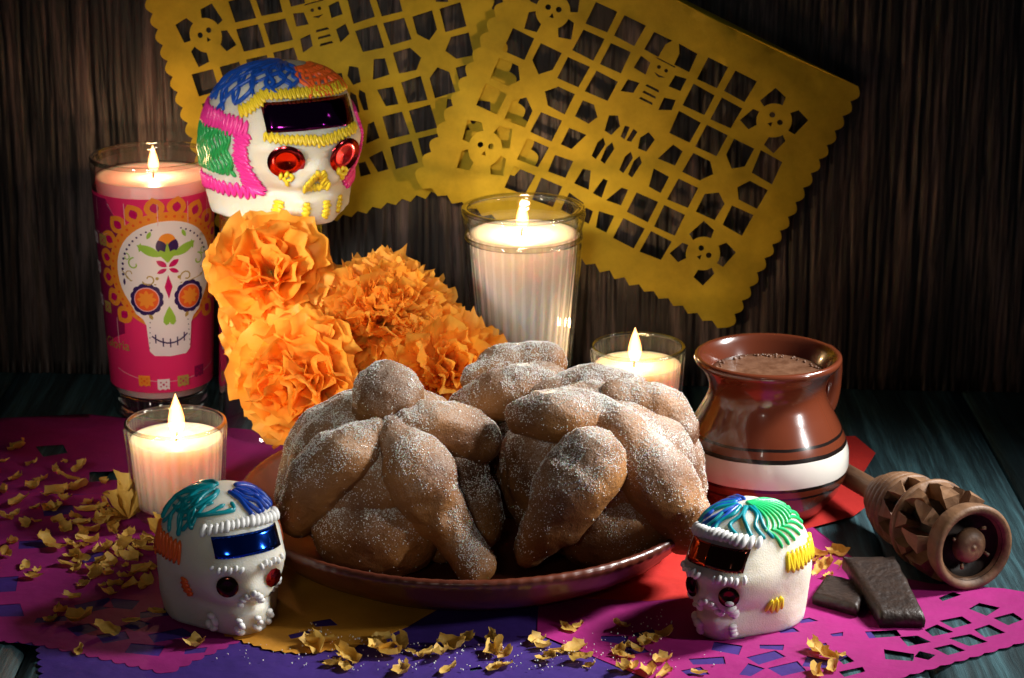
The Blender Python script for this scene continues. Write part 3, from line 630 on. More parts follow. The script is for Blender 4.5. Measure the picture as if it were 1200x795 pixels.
# ================================================================== SUGAR SKULLS
def smooth(a, b, x):
    t = min(1, max(0, (x-a)/(b-a))); return t*t*(3-2*t)
class Skull:
    def __init__(s, label, W, L, Hh, loc, yaw, seed, tilt=0):
        s.W, s.L, s.H = W, L, Hh; s.t = thing('sugar_skull', label, 'sugar skull', loc, (tilt, 0, R(yaw)), 'decorated sugar skulls')
        n = 112; m = 60; V = []; F = []; a = W/2; b = L/2
        def pt(th, q):
            if q <= .58: z = q/.58*.44*Hh; sc_ = 1-.08*(1-z/(.44*Hh))**1.6
            else:
                ph = (q-.58)/.42*PI/2; z = .44*Hh+.56*Hh*math.sin(ph)**.97; sc_ = max(.002, math.cos(ph))**.78
            e = 2.7; c_, s_ = math.cos(th), math.sin(th)
            r = (abs(c_/a)**e+abs(s_/b)**e)**(-1/e)
            x = r*c_*sc_; y = r*s_*sc_; zz = z/Hh
            front = smooth(b*.15, -b*.9, y); low = smooth(.50, .18, zz)
            x *= (1-.20*smooth(b*.5, -b*.9, y)*smooth(1.0, .7, zz))*(1-.38*front*low)
            x *= 1+.05*math.exp(-((zz-.34)/.09)**2)*smooth(0, -b*.7, y)
            if y < 0:
                ff = smooth(.1, -b*.75, y)
                for ex in (-.43, .43):
                    d2 = ((x/a/.8-ex)/.26)**2+((zz-.44)/.115)**2
                    y += .05*L*math.exp(-d2*1.1)*ff
                y += .045*L*math.exp(-((x/a)/.13)**2-((zz-.30)/.05)**2)*ff
                y -= .035*L*math.exp(-((x/a)/.17)**2-((zz-.39)/.07)**2)*ff
                y -= .03*L*math.exp(-((zz-.545)/.05)**2)*ff
                y += .045*L*math.exp(-((zz-.235)/.035)**2)*ff*smooth(.9, .3, abs(x/a))
                y += .03*L*smooth(.62, .95, zz)*ff
                y += .02*L*smooth(.1, 0, zz)*ff
            k = .012*W*nz(x*.9, y*.9, z*.9, seed)+.004*W*nz(x*4, y*4, z*4, seed)
            return (x+k*c_, y+k*s_, z)
        V.append((0, 0, 0))
        for i in range(m):
            for k in range(n): V.append(pt(2*PI*k/n, i/(m-1)*.999))
        V.append((0, 0, Hh))
        for k in range(n): F.append((0, 1+(k+1) % n, 1+k))
        for i in range(m-1):
            for k in range(n): F.append((1+i*n+k, 1+i*n+(k+1) % n, 1+(i+1)*n+(k+1) % n, 1+(i+1)*n+k))
        e = len(V)-1
        for k in range(n): F.append((e, 1+(m-1)*n+k, 1+(m-1)*n+(k+1) % n))
        s.o = obj('skull_body', (V, F), s.t, m_sugar)
        s.bvh = BVHTree.FromPolygons([Vector(v) for v in V], F)
    # hits in the skull's own coordinates: front (x, z), side (y, z), top (x, y), all as fractions
    def front(s, x, z): return s._h(Vector((x*s.W/2*.80, -s.L, z*s.H)), Vector((0, 1, 0)))
    def side(s, y, z, sg): return s._h(Vector((sg*s.W, y*s.L/2, z*s.H)), Vector((-sg, 0, 0)))
    def top(s, x, y): return s._h(Vector((x*s.W/2, y*s.L/2, s.H*2)), Vector((0, 0, -1)))
    def dome(s, az, el):   # azimuth: 0 front, + to the skull's +x; from above centre
        c = Vector((0, 0, s.H*.45)); d = Vector((math.sin(az)*math.cos(el), -math.cos(az)*math.cos(el), math.sin(el)))
        return s._h(c+d*s.W*3, -d)
    def _h(s, o, d):
        h = s.bvh.ray_cast(o, d)
        if h[0] is None:
            h = s.bvh.find_nearest(o+d*s.L)
        n = h[1]
        if n.dot(d) > 0: n = -n
        return h[0], n
    def tube(s, name, pts, r, mat, off=.5, k=5):
        P = [p+n*r*off for p, n in pts]; P = catmull(P, k)
        rs = [r*(1+.18*nz(i*.4, r*50)) for i in range(len(P))]; rs[0] *= .5; rs[-1] *= .5
        return tube(P, rs, 7)
    def blobs(s, pts, r, elong=1.5, tw=.6):
        ms = []
        for i, (p, n) in enumerate(pts):
            nx = pts[min(i+1, len(pts)-1)][0]-pts[max(i-1, 0)][0]
            if nx.length < 1e-5: nx = Vector((1, 0, 0))
            nx.normalize(); side_ = n.cross(nx).normalized(); ax = (side_+nx*tw).normalized(); z = n; y = z.cross(ax).normalized()
            rot = Matrix((ax, y, z)).transposed(); rr = r*random.uniform(.85, 1.15)
            ms.append(ball(p+n*rr*.35, (rr*elong, rr*.72, rr*.8), 9, 6, rot))
        return join(*ms)
    def zigzag(s, fn, A, B, amp, count, r, sep=None):
        """loops between lines A->B : fn(u,v) gives a hit"""
        pts = []
        for i in range(count*2+1):
            t_ = i/(count*2); u = A[0]+(B[0]-A[0])*t_; v = A[1]+(B[1]-A[1])*t_
            dx, dy = -(B[1]-A[1]), (B[0]-A[0]); l = math.hypot(dx, dy); sg = 1 if i % 2 else -1
            pts.append(fn(u+dx/l*amp*sg*random.uniform(.85, 1.15), v+dy/l*amp*sg*random.uniform(.85, 1.15)))
        return s.tube('', pts, r, None, .5, 4)
    def patch(s, name, x0, x1, z0, z1, mat, nx=14, nz_=5, off=.03, curve=0.):
        V = []; F = []
        for j in range(nz_+1):
            for i in range(nx+1):
                u = x0+(x1-x0)*i/nx; v = z0+(z1-z0)*j/nz_-curve*((i/nx-.5)*2)**2
                p, n = s.front(u, v); V.append(p+n*off)
        for j in range(nz_):
            for i in range(nx): k = j*(nx+1)+i; F.append((k, k+1, k+nx+2, k+nx+1))
        o = obj(name, (V, F), s.t, mat); md = o.modifiers.new('s', 'SOLIDIFY'); md.thickness = .0002; return o
    def eye(s, name, x, z, r, mat, gem=False, off=.0, facet=False):
        pts = [s.front(x+dx, z+dz)[0] for dx, dz in ((-.12, 0), (.12, 0), (0, .05), (0, -.05), (0, 0))]
        c = sum(pts, Vector())/5; n = (pts[1]-pts[0]).cross(pts[2]-pts[3]).normalized()
        if n.y > 0: n = -n
        ax = (pts[1]-pts[0]).normalized(); up = n.cross(ax).normalized()
        if up.z < 0: up = -up
        c = c+n*(.05*r+.12)+Vector((0, -.10*r, 0))*(1 if r > .6 else 0)
        V = []; F = []; N_ = 28 if not facet else 10
        rings = ((1, -.06), (1, 0), (.5, -.09 if not gem else .12), (.0, -.13 if not gem else .16))
        for q, d in rings:
            for k in range(N_):
                a = 2*PI*k/N_+(.3 if q == .5 and facet else 0); V.append(c+ax*r*q*math.cos(a)+up*r*q*math.sin(a)+n*d*r)
        for i in range(len(rings)-1):
            for k in range(N_): F.append((i*N_+k, i*N_+(k+1) % N_, (i+1)*N_+(k+1) % N_, (i+1)*N_+k))
        return fixn(obj(name, (V, F), s.t, mat, smooth=not facet))
    def add(s, name, mesh, mat): return obj(name, mesh, s.t, mat)

# ---- small skull, left front
k1 = Skull('small sugar skull with blue foil forehead and one red gem eye, left front', 5.1, 5.9, 5.35, (-11.6, -9.3, TZ), 27, 1)
k1.patch('foil_forehead', -.62, .76, .645, .79, fo_blue, curve=.01)
k1.add('icing_hairline', k1.blobs([k1.front(-.70+1.52*i/15, .85-.035*abs((i-7.5)/7.5)**2) for i in range(16)], .19, 1.45, .35), ic_white)
k1.eye('foil_eye', -.42, .42, .44, fo_black); k1.eye('gem_eye', .50, .42, .40, fo_red, gem=True, facet=True)
for sx in (-1, 1):
    k1.add('icing_eyebrow', k1.blobs([k1.front(sx*(.20+.10*i), .56+(.012 if i % 2 else -.004)) for i in range(6)], .12, 1.2, .3), ic_white)
k1.add('icing_nose', k1.blobs([k1.front(x_, z_) for x_, z_ in ((-.20, .27), (-.17, .31), (-.10, .345), (0, .37), (.10, .345), (.17, .31), (.21, .28))], .16, 1.15, .3), ic_white)
k1.add('icing_cheek', k1.blobs([k1.front(x_, z_) for x_, z_ in ((.72, .36), (.75, .32), (.72, .28), (.66, .25))], .13, 1.2, .3), ic_white)
for x_ in (-.62, -.24, .12, .42): k1.add('icing_tooth', k1.blobs([k1.front(x_, .14), k1.front(x_+.05, .10), k1.front(x_-.02, .065), k1.front(x_+.04, .04)], .17, 1.15, .9), ic_white)
ms = []
for i in range(13):
    a0 = R(-165+10*i); e0 = 32+17*max(0, math.cos(a0))
    ms.append(k1.tube('', [k1.dome(a0+R(random.uniform(-12, 12)), R(e0+(84-e0)*q/4)) for q in range(5)], random.uniform(.07, .11), None))
    if i % 2: ms.append(k1.tube('', [k1.dome(min(a0+R(26*q), R(-5)), R(max(48+5*q+random.uniform(-4, 4), 34+24*max(0, math.cos(a0+R(26*q)))))) for q in range(4)], .08, None))
k1.add('icing_hair', join(*ms), ic_teal)
ms = [k1.tube('', [k1.dome(R(15+9*i)+R(random.uniform(-10, 10)), R(e)) for e in (49, 58, 68, 80)], .10, None) for i in range(11)]
k1.add('icing_hair', join(*ms), ic_blue)['label'] = 'deep blue icing over the right of the crown'
k1.add('icing_temple', k1.zigzag(lambda u, v: k1.side(u, v, -1), (-.28, .60), (.72, .60), .085, 10, .085), ic_or)
k1.add('icing_temple', k1.zigzag(lambda u, v: k1.side(u, v, 1), (-.2, .62), (.6, .62), .07, 8, .085), ic_or)
k1.add('icing_cheek_patch', k1.zigzag(lambda u, v: k1.side(u, v, -1), (-.36, .28), (-.36, .42), .05, 4, .09), ic_or)
k1.add('icing_ear', k1.zigzag(lambda u, v: k1.side(u, v, -1), (.64, .42), (.64, .52), .05, 3, .08), ic_or)

# ---- small skull, right front
k2 = Skull('small sugar skull with dark bronze foil forehead, green and yellow icing, right front', 4.6, 5.7, 4.95, (9.35, -10.0, TZ), -37, 5)
k2.patch('foil_forehead', -.66, .70, .62, .79, fo_black, curve=.01); k2.patch('foil_flash', -.66, -.10, .625, .79, fo_orange, off=.06)
k2.add('icing_hairline', k2.blobs([k2.front(-.74+1.5*i/14, .85-.03*abs((i-7)/7)**2) for i in range(15)], .20, 1.5, .35), ic_white)
for sx in (-1, 1):
    e = k2.eye('foil_eye', sx*.45, .41, .42, fo_black)
    k2.add('icing_eyebrow', k2.blobs([k2.front(sx*(.20+.11*i), .55+(.01 if i % 2 else 0)) for i in range(6)], .15, 1.35, .3), ic_white)
k2.add('icing_nose', k2.blobs([k2.front(x_, z_) for x_, z_ in ((-.22, .27), (-.17, .31), (-.08, .345), (.02, .36), (.12, .34), (.18, .31), (.24, .27), (.26, .24))], .14, 1.15, .3), ic_white)
k2.add('icing_cheek', k2.blobs([k2.front(.47, .35-.045*i) for i in range(4)], .19, 1.25, .1), ic_white)
k2.add('icing_cheek', k2.blobs([k2.front(-.62, .30-.04*i) for i in range(4)], .16, 1.2, .1), ic_white)
for x_ in (-.45, -.2, .45): k2.add('icing_tooth', k2.blobs([k2.front(x_, .13-.035*i) for i in range(3)], .18, 1.2, .2), ic_white)
ms = []
for i in range(9):
    u = -.10+.11*i
    P = []
    for q in range(13):
        a = q/12*2.4*PI; P.append(k2.dome(R(60+12*i)+.16*math.sin(a)+.05*q*.3, R(84-4.2*q+7*math.cos(a))))
    ms.append(k2.tube('', P, .075, None, k=3))
k2.add('icing_hair', join(*ms), ic_mint)
ms = [k2.tube('', [k2.dome(R(-70+17*i)+R(random.uniform(-9, 9)), R(e)) for e in (46, 56, 68, 82)], .09, None) for i in range(9)]
k2.add('icing_hair', join(*ms), ic_teal)['label'] = 'teal blue icing over the front of the crown'
ms = [k2.tube('', [k2.dome(R(-130+17*i)+R(random.uniform(-9, 9)), R(e)) for e in (46, 56, 68, 82)], .09, None) for i in range(8)]
k2.add('icing_hair', join(*ms), ic_dblue)
k2.add('icing_temple', k2.zigzag(lambda u, v: k2.side(u, v, 1), (-.10, .60), (.80, .60), .07, 9, .10), ic_yel)
k2.add('icing_ear', k2.zigzag(lambda u, v: k2.side(u, v, 1), (-.34, .26), (-.12, .26), .055, 3, .085), ic_yel)

# ---- large skull on the upturned glass
k3 = Skull('large sugar skull with purple foil forehead raised behind the orange flowers', 7.6, 8.1, 7.1, (-10.85, 13.4, 11.3), 27, 9)
k3.patch('foil_forehead', -.70, .76, .65, .83, fo_purple, curve=.012, nx=20)
k3.add('icing_hairline', join(k3.zigzag(k3.front, (-.92, .74), (-.60, .865), .03, 7, .10), k3.zigzag(k3.front, (-.60, .865), (.86, .865), .025, 22, .10)), ic_yel)
k3.add('icing_brow', join(k3.zigzag(k3.front, (-.75, .61), (0.0, .585), .028, 11, .085), k3.zigzag(k3.front, (.0, .57), (.78, .62), .028, 11, .085)), ic_yel)
for sx in (-1, 1):
    k3.eye('foil_eye', sx*.47, .46, .88, fo_red)
    k3.add('icing_eye_dot', k3.blobs([k3.front(sx*.44+.02*i, .46-.006*i) for i in range(3)], .14, 1.2, .5), ic_yel)
    k3.add('icing_under_eye', k3.blobs([k3.front(sx*.45+dx, z_) for dx, z_ in ((-.08, .35), (0, .36), (.07, .35), (-.03, .325), (.04, .325), (0, .305))], .15, 1.2, .5), ic_yel)
k3.add('icing_nose', join(k3.zigzag(k3.front, (-.20, .25), (-.02, .37), .03, 6, .095), k3.zigzag(k3.front, (.02, .37), (.20, .25), .03, 6, .095), k3.zigzag(k3.front, (-.14, .255), (.14, .255), .02, 4, .09)), ic_yel)
for x_ in (-.52, -.20, .14, .44): k3.add('icing_tooth', k3.zigzag(k3.front, (x_, .05), (x_+.02, .165), .045, 4, .095), ic_yel)
def sd(sg): return lambda u, v: k3.side(u, v, sg)
for sg in (-1, 1):
    ms = [k3.zigzag(sd(sg), (-.45, .20), (-.52, .62), .10, 17, .10), k3.zigzag(sd(sg), (-.55, .64), (.75, .68), .055, 17, .10), k3.zigzag(sd(sg), (-.45, .20), (.75, .22), .04, 15, .10)]
    k3.add('icing_side_frame', join(*ms), ic_pink)
    ms = []
    for i in range(15):
        u = -.28+.075*i; ms.append(k3.tube('', [k3.side(u+.04*math.sin(q*1.9+i), .30+.31*q/7, sg) for q in range(8)], .10, None, k=3))
    k3.add('icing_side_patch', join(*ms), ic_green)
ms = []
for i in range(26):
    a0 = R(-175+7*i); e0 = 33+17*max(0, math.cos(a0)) + 3*math.sin(i*5)
    ms.append(k3.tube('', [k3.dome(a0+R(9*math.sin(q*1.7+i*2.3)), R(e0+(89-e0)*q/6)) for q in range(7)], random.uniform(.08, .12), None, k=3))
k3.add('icing_hair', join(*ms), ic_dblue)
ms = [k3.tube('', [k3.dome(R(2+7*i)+R(5*math.sin(q*2+i)), R(42+8*q)) for q in range(5)], .10, None, k=3) for i in range(12)]
ms += [k3.tube('', [k3.dome(R(0+20*q), R(50+6*i)) for q in range(5)], .10, None, k=3) for i in range(4)]
k3.add('icing_hair', join(*ms), ic_or)['label'] = 'orange icing over the right of the crown'

# ================================================================== PLATE AND BREAD
t = thing('clay_plate', 'shallow brown glazed clay plate with crimped rim holding the bread', 'plate', (-1.75, -2.3, TZ))
def crimp(th, i, r, z): return r*(1+.0028*math.cos(110*th)) if 7 <= i <= 10 else r
pr = [(.01, 0), (6.8, 0), (7.0, .1), (7.6, .25), (8.9, .95), (9.6, 1.6), (9.85, 2.0), (10.05, 2.2), (10.14, 2.4), (10.05, 2.58), (9.88, 2.58), (9.65, 2.4), (9.4, 1.95), (8.6, 1.2), (7.2, .7), (6.2, .55), (.01, .5)]
fixn(obj('dish', lathe(pr, 360, crimp), t, m_clay))

def displaced(V, amp, f, seed):
    V = [Vector(v) for v in V]; c = sum(V, Vector())/len(V); out = []
    for v in V:
        d = (v-c).normalized(); out.append(v+d*(amp*nz(v.x*f, v.y*f, v.z*f, seed)+amp*.5*nz(v.x*f*2.6, v.y*f*2.6, v.z*f*2.6, seed)+.10*nz(v.x*1.7, v.y*1.7, v.z*1.7, seed)+.03*nz(v.x*5, v.y*5, v.z*5, seed)))
    return out
def ray_ell(px, py, C, Rd):
    d = ray(px, py); o = Vector((0, CAMY, CAMH)); o2 = Vector([(o[i]-C[i])/Rd[i] for i in range(3)]); d2 = Vector([d[i]/Rd[i] for i in range(3)])
    a = d2.dot(d2); b = 2*o2.dot(d2); c_ = o2.dot(o2)-1; D = b*b-4*a*c_
    t_ = (-b-math.sqrt(D))/(2*a) if D > 0 else -b/(2*a)
    return o+d*t_
def grains(t, meshes, count, seed):
    rnd = random.Random(seed); tris = []; wts = []
    for V, F in meshes:
        V = [Vector(v) for v in V]
        for f in F:
            for k in range(1, len(f)-1):
                a, b, c_ = V[f[0]], V[f[k]], V[f[k+1]]; n = (b-a).cross(c_-a); ar = n.length/2
                if ar < 1e-7: continue
                n = n/(2*ar)
                w_ = ar*max(.03, .22+n.z)**1.2*(max(.08, .6+1.8*nz(a.x*.8, a.y*.8, a.z*.8, seed)+.9*nz(a.x*3, a.y*3, a.z*3, seed)))
                tris.append((a, b, c_, n)); wts.append(w_)
    pick = rnd.choices(tris, wts, k=count); GV = []; GF = []
    for a, b, c_, n in pick:
        u, v = rnd.random(), rnd.random()
        if u+v > 1: u, v = 1-u, 1-v
        p = a+(b-a)*u+(c_-a)*v; s = rnd.uniform(.009, .021); x_ = n.orthogonal().normalized(); ang = rnd.random()*6.28
        x_ = (x_*math.cos(ang)+n.cross(x_)*math.sin(ang)); y_ = n.cross(x_); zt = s*rnd.uniform(.6, 1.3)
        k = len(GV); p = p+n*.01
        GV += [p-x_*s-y_*s, p+x_*s-y_*s, p+x_*s+y_*s, p-x_*s+y_*s, p-x_*s*.6-y_*s*.8+n*zt, p+x_*s*.8-y_*s*.6+n*zt, p+x_*s*.7+y_*s*.7+n*zt, p-x_*s*.8+y_*s*.7+n*zt]
        GF += [(k+4, k+5, k+6, k+7), (k, k+1, k+5, k+4), (k+1, k+2, k+6, k+5), (k+2, k+3, k+7, k+6), (k+3, k, k+4, k+7)]
    o = obj('sugar_grains', (GV, GF), t, m_grain, smooth=False); o['kind'] = 'stuff'; return o
def bread(label, C, Rd, bones, knob, seed, lobes=(), count=7000):
    t = thing('sweet_bread', label, 'bread', (C[0], C[1], TZ+.6), group='sugared loaves on the clay plate')
    off = Vector((C[0], C[1], TZ+.6)); ms = []
    def put(name, V, F, lab=None):
        V = [Vector(v)-off for v in V]; o = obj(name, (V, F), t, m_bread); ms.append((V, F))
        if lab: o['label'] = lab
        return o
    V, F = ball(C, Rd, 72, 44)
    V = [Vector((v.x, v.y, max(v.z, TZ+.62+.0*v.x))) for v in V]
    V = displaced(V, .38, .32, seed); put('loaf', V, F)
    for c_, r_ in lobes:
        V, F = ball(c_, r_, 40, 26); put('loaf_lobe', displaced(V, .22, .5, seed+3), F)
    for bi, bn in enumerate(bones):
        P = []; rr = []
        for q in bn:
            p = ray_ell(q[0], q[1], C, Rd) if len(q) < 4 or q[3] is None else aty(q[0], q[1], q[3])
            r_ = q[2]/2/27.5*.92; toward = (p-Vector(C)).normalized()
            if len(q) > 3 and q[3] is not None: P.append(p)
            else: P.append(p-toward*r_*.05)
            rr.append(r_)
        Pc = catmull(P, 8); rc = [max(.05, v.x) for v in catmull([(r_, 0, 0) for r_ in rr], 8)]
        # round the ends
        a = (Pc[0]-Pc[1]).normalized(); b = (Pc[-1]-Pc[-2]).normalized()
        pre = [(Pc[0]+a*rc[0]*math.sin(q*PI/12), rc[0]*max(.03, math.cos(q*PI/12))) for q in (6, 5, 4, 3, 2, 1)]; pos = [(Pc[-1]+b*rc[-1]*math.sin(q*PI/12), rc[-1]*max(.03, math.cos(q*PI/12))) for q in (1, 2, 3, 4, 5, 6)]
        Q = [p for p, _ in pre]+Pc+[p for p, _ in pos]; rq = [r_ for _, r_ in pre]+rc+[r_ for _, r_ in pos]
        V, F = tube(Q, rq, 28, squash=.92); F = [f[::-1] for f in F]; put('dough_bone', displaced(V, .22, .6, seed+bi), F)
    if knob:
        kp, kr = knob; V, F = ball(kp, kr, 40, 26); put('dough_knob', displaced(V, .16, .6, seed+9), F)
    grains(t, ms, count, seed)
    return t
# left loaf
CL, RL = (-5.35, -4.3, 4.2), (4.25, 4.15, 3.85)
bread('sugared bread with tall round knob, at the left of the plate', CL, RL,
      [[(462, 512, 50), (488, 550, 92), (506, 590, 78), (534, 628, 58, -8.0), (556, 660, 54, -8.7)],
       [(475, 497, 46), (515, 498, 70), (552, 512, 78)],
       [(440, 508, 40), (405, 532, 84), (368, 570, 78), (350, 600, 60)],
       [(425, 492, 50, -3.0), (385, 503, 74, -2.6), (358, 535, 70, -3.2), (345, 580, 52, -4.3)]],
      (aty(453, 468, -5.3), (1.5, 1.45, 1.6)), 2, lobes=[((-5.55, -6.6, 3.0), (2.9, 2.2, 2.35)), ((-2.6, -5.0, 2.9), (2.2, 2.4, 2.2))], count=46000)
# right loaf
CR, RR_ = (3.7, -3.6, 4.1), (4.4, 4.1, 3.75)
bread('sugared bread with wide crossed strips, at the right of the plate beside the jar', CR, RR_,
      [[(612, 488, 50, -5.6), (650, 487, 74, -6.2), (700, 492, 66, -5.8), (735, 515, 64, -6.6), (765, 555, 96, -7.0), (800, 610, 84, -6.6)],
       [(688, 548, 100, -8.0), (668, 572, 100, -8.3), (645, 612, 74, -8.3), (622, 642, 46, -8.0)],
       [(725, 470, 60, -3.5), (770, 483, 76, -3.4), (800, 505, 44, -3.8)],
       [(640, 470, 60, -1.6), (690, 455, 70, -1.4), (730, 460, 60, -1.6)]],
      None, 11, lobes=[((4.3, -6.1, 2.7), (2.7, 2.2, 2.2)), ((6.2, -3.6, 3.2), (2.0, 2.3, 2.5))], count=46000)
# back loaf
CB, RB = (.6, .9, 3.6), (4.1, 2.4, 3.3)
bread('sugared bread leaning at the back of the plate behind the other two', CB, RB,
      [[(560, 445, 50, .6), (600, 425, 60, 1.2), (640, 425, 56, 1.2)],
       [(550, 480, 60, -.6), (590, 462, 76, -1.0), (628, 448, 60, -.8), (660, 460, 46, -.6)]],
      None, 21, count=18000)

# ================================================================== CLAY JAR WITH DRINK
t = thing('clay_jar', 'glossy brown clay jar of hot chocolate with one broad white band', 'jar', (11.4, 2.5, TZ-.02))
pr = [(.01, 0), (2.5, 0), (2.62, .12), (2.8, .35), (3.3, 1.0), (3.62, 1.7), (3.74, 2.3), (3.72, 2.9), (3.58, 3.45), (3.3, 4.1), (2.98, 4.7), (2.72, 5.2), (2.6, 5.6), (2.62, 5.95), (2.76, 6.35), (3.0, 6.7), (3.2, 6.9), (3.28, 7.05), (3.25, 7.2), (3.12, 7.26), (2.98, 7.18), (2.85, 6.95), (2.55, 6.5), (2.38, 6.0), (2.36, 5.6), (2.6, 5.0), (3.0, 4.2), (3.0, 3), (.01, 2.8)]
fine = []
for k in range(len(pr)-1):
    a, b = pr[k], pr[k+1]; fine += [a, ((a[0]+b[0])/2, (a[1]+b[1])/2)]
fixn(obj('pot', lathe(pr, 128, lambda th, i, r, z: r*(1+.006*math.sin(2*th+z))), t, m_jar))
hd = [(2.45, 1.6, 6.42), (2.8, 1.9, 6.7), (3.2, 2.3, 6.2), (3.25, 2.5, 5.2), (3.1, 2.3, 4.3), (2.6, 1.8, 3.4)]
obj('handle', tube(catmull(hd, 6), [.3, .34, .38]+[.42]*28, 14, squash=1.0), t, m_jar)
V, F = lathe([(.01, 6.42), (.8, 6.43), (1.6, 6.42), (2.2, 6.43), (2.5, 6.46), (2.52, 6.3)], 72); obj('drink', (V, F), t, m_drink)
ms = []
for i in range(90):
    a = random.uniform(0, 2*PI); r_ = random.uniform(2.12, 2.42); ms.append(ball((r_*math.cos(a), r_*math.sin(a), 6.44), random.uniform(.04, .10), 8, 5))
obj('foam_bubbles', join(*ms), t, m_drink)['kind'] = 'stuff'

# ================================================================== WOODEN WHISK (axis runs back from the front ring)
F0 = Vector((19.15, -7.0, 1.95)); B0 = Vector((15.3, 2.8, 1.45)); ax = (B0-F0).normalized()
t = thing('wooden_whisk', 'carved wooden chocolate whisk lying on its side at the right edge', 'whisk', tuple(F0))
t.rotation_euler = ax.to_track_quat('Z', 'Y').to_euler()
obj('end_cup', lathe([(1.35, .35), (1.5, .05), (1.66, -.05), (1.8, 0), (1.84, .12), (1.82, .5), (1.7, .95), (1.35, 1.2), (.9, 1.35)], 64), t, m_molin)
obj('cup_inside', lathe([(1.44, .15), (1.38, .5), (1.2, .95), (.7, 1.05), (.01, 1.05)], 48), t, m_burn)
fixn(obj('end_button', lathe([(.01, -.02), (.10, .0), (.14, .05), (.2, .02), (.42, .06), (.62, .16), (.74, .34), (.76, .5), (.6, .7), (.35, .8), (.3, 1.1)], 40), t, m_molin))
for a in (.4, 2.2, 3.6, 5.1): obj('peg', tube([(.76*math.cos(a), .76*math.sin(a), .5), (.98*math.cos(a+.08), .98*math.sin(a+.08), .22)], [.05, .09], 6), t, m_molin)
obj('core', lathe([(.9, 1.0), (1.15, 1.5), (1.2, 3.6), (1.0, 4.0), (1.0, 5.4), (1.1, 5.8), (1.0, 6.7)], 40), t, m_burn)
def tooth(a, w0, w1, r0, r1, z0, z1, slant):
    V = []
    for z, w_, rr in ((z0, w0, r1*.97), (z0+(z1-z0)*.5, (w0+w1)/2, r1), (z1, w1, r1*.96)):
        zz = z
        for r_ in (r0, rr):
            for s in (-1, 1):
                th = a+s*w_/2+slant*(z-z0); V.append((r_*math.cos(th), r_*math.sin(th), zz))
    F = [(0, 1, 3, 2), (8, 10, 11, 9)]
    for k in (0, 4): F += [(k, k+2, k+6, k+4), (k+1, k+5, k+7, k+3), (k+2, k+3, k+7, k+6), (k, k+4, k+5, k+1)]
    return V, F
for i in range(9):
    o = obj('carved_tooth', tooth(2*PI*i/9, .40, .08, 1.1, 2.02, 1.35, 2.65, .12), t, m_molin, False); fixn(o)
for i in range(9):
    fixn(obj('carved_tooth', tooth(2*PI*(i+.5)/9, .12, .44, 1.1, 1.95, 2.5, 3.4, -.1), t, m_molin, False))
fixn(obj('carved_ring', lathe([(1.2, 3.3), (1.9, 3.35), (1.97, 3.5), (1.9, 3.68), (1.2, 3.75)], 54), t, m_molin))
for i in range(9):
    fixn(obj('carved_tooth', tooth(2*PI*i/9+.2, .12, .5, .9, 1.68, 4.1, 5.2, .1), t, m_molin, False))
for z, r_ in ((5.3, 1.66), (5.75, 1.6), (6.2, 1.5), (6.65, 1.36)):
    fixn(obj('turned_ring', lathe([(.9, z-.2), (r_-.06, z-.19), (r_, z-.06), (r_, z+.06), (r_-.08, z+.2), (.9, z+.22)], 48), t, m_molin))
fixn(obj('handle', lathe([(1.0, 6.8), (1.15, 7.1), (1.0, 7.5), (.62, 7.9), (.5, 8.4), (.48, 15), (.5, 19.5), (.3, 19.8), (.01, 19.8)], 32), t, m_molin))

# ================================================================== CHOCOLATE
def slab(label, P, z0, z1, tiltz, seed):
    """P: four corners on the table"""
    c = sum((Vector((p[0], p[1])) for p in P), Vector((0, 0)))/4
    t_ = None; n = 12; V = []; F = []
    for lay in range(3):
        for j in range(n+1):
            for i in range(n+1):
                u, v = i/n, j/n
                a = Vector(P[0][:2]).lerp(Vector(P[1][:2]), u); b = Vector(P[3][:2]).lerp(Vector(P[2][:2]), u); p = a.lerp(b, v)
                edge = min(u, v, 1-u, 1-v); q = p-c
                sh = (.0, .04, .0)[lay]*(1 if edge < .01 else 0)
                rough_ = .10*nz(p.x*4, p.y*4, lay*3, seed)*(1 if edge < .01 and v > .5 else .25)
                q = q*(1+sh*.5-(.03 if lay == 2 and edge < .01 else 0)+rough_*.6)
                zb = P[0][2]*(1-u)*(1-v)+P[1][2]*u*(1-v)+P[2][2]*u*v+P[3][2]*(1-u)*v
                z = zb+(0, (z1-z0)*.55, z1-z0)[lay]
                if lay == 2: z += .03*nz(p.x*2, p.y*2, 2, seed)-(.06 if edge < .01 else 0)
                V.append((q.x, q.y, z))
    m = (n+1)**2
    for lay, fl in ((0, True), (2, False)):
        for j in range(n):
            for i in range(n):
                k = lay*m+j*(n+1)+i; f = (k, k+1, k+n+2, k+n+1); F.append(f[::-1] if fl else f)
    per = [i for i in range(n)]+[j*(n+1)+n for j in range(n)]+[n*(n+1)+n-i for i in range(n)]+[(n-j)*(n+1) for j in range(n)]
    for lay in (0, 1):
        for q in range(len(per)):
            a, b = per[q], per[(q+1) % len(per)]; F.append((lay*m+a, lay*m+b, (lay+1)*m+b, (lay+1)*m+a))
    o = obj('chocolate_piece', (V, F), None, m_choc); o.location = (c.x*S, c.y*S, 0); fixn(o)
    return tagk(o, label, 'chocolate', 'broken pieces of dark chocolate')
slab('dark chocolate tablet leaning up, its rough broken edge facing the front', [(*at(1031, 740)[:2], TZ), (*at(1083, 740)[:2], TZ), (*at(1047, 686)[:2], .75), (*at(987, 686)[:2], .75)], 0, .62, 0, 3)
slab('dark chocolate tablet lying flat in shadow left of the leaning one', [(*at(952, 712)[:2], TZ), (*at(1004, 727)[:2], TZ), (*at(1022, 700)[:2], TZ), (*at(968, 688)[:2], TZ)], 0, .5, 0, 8)

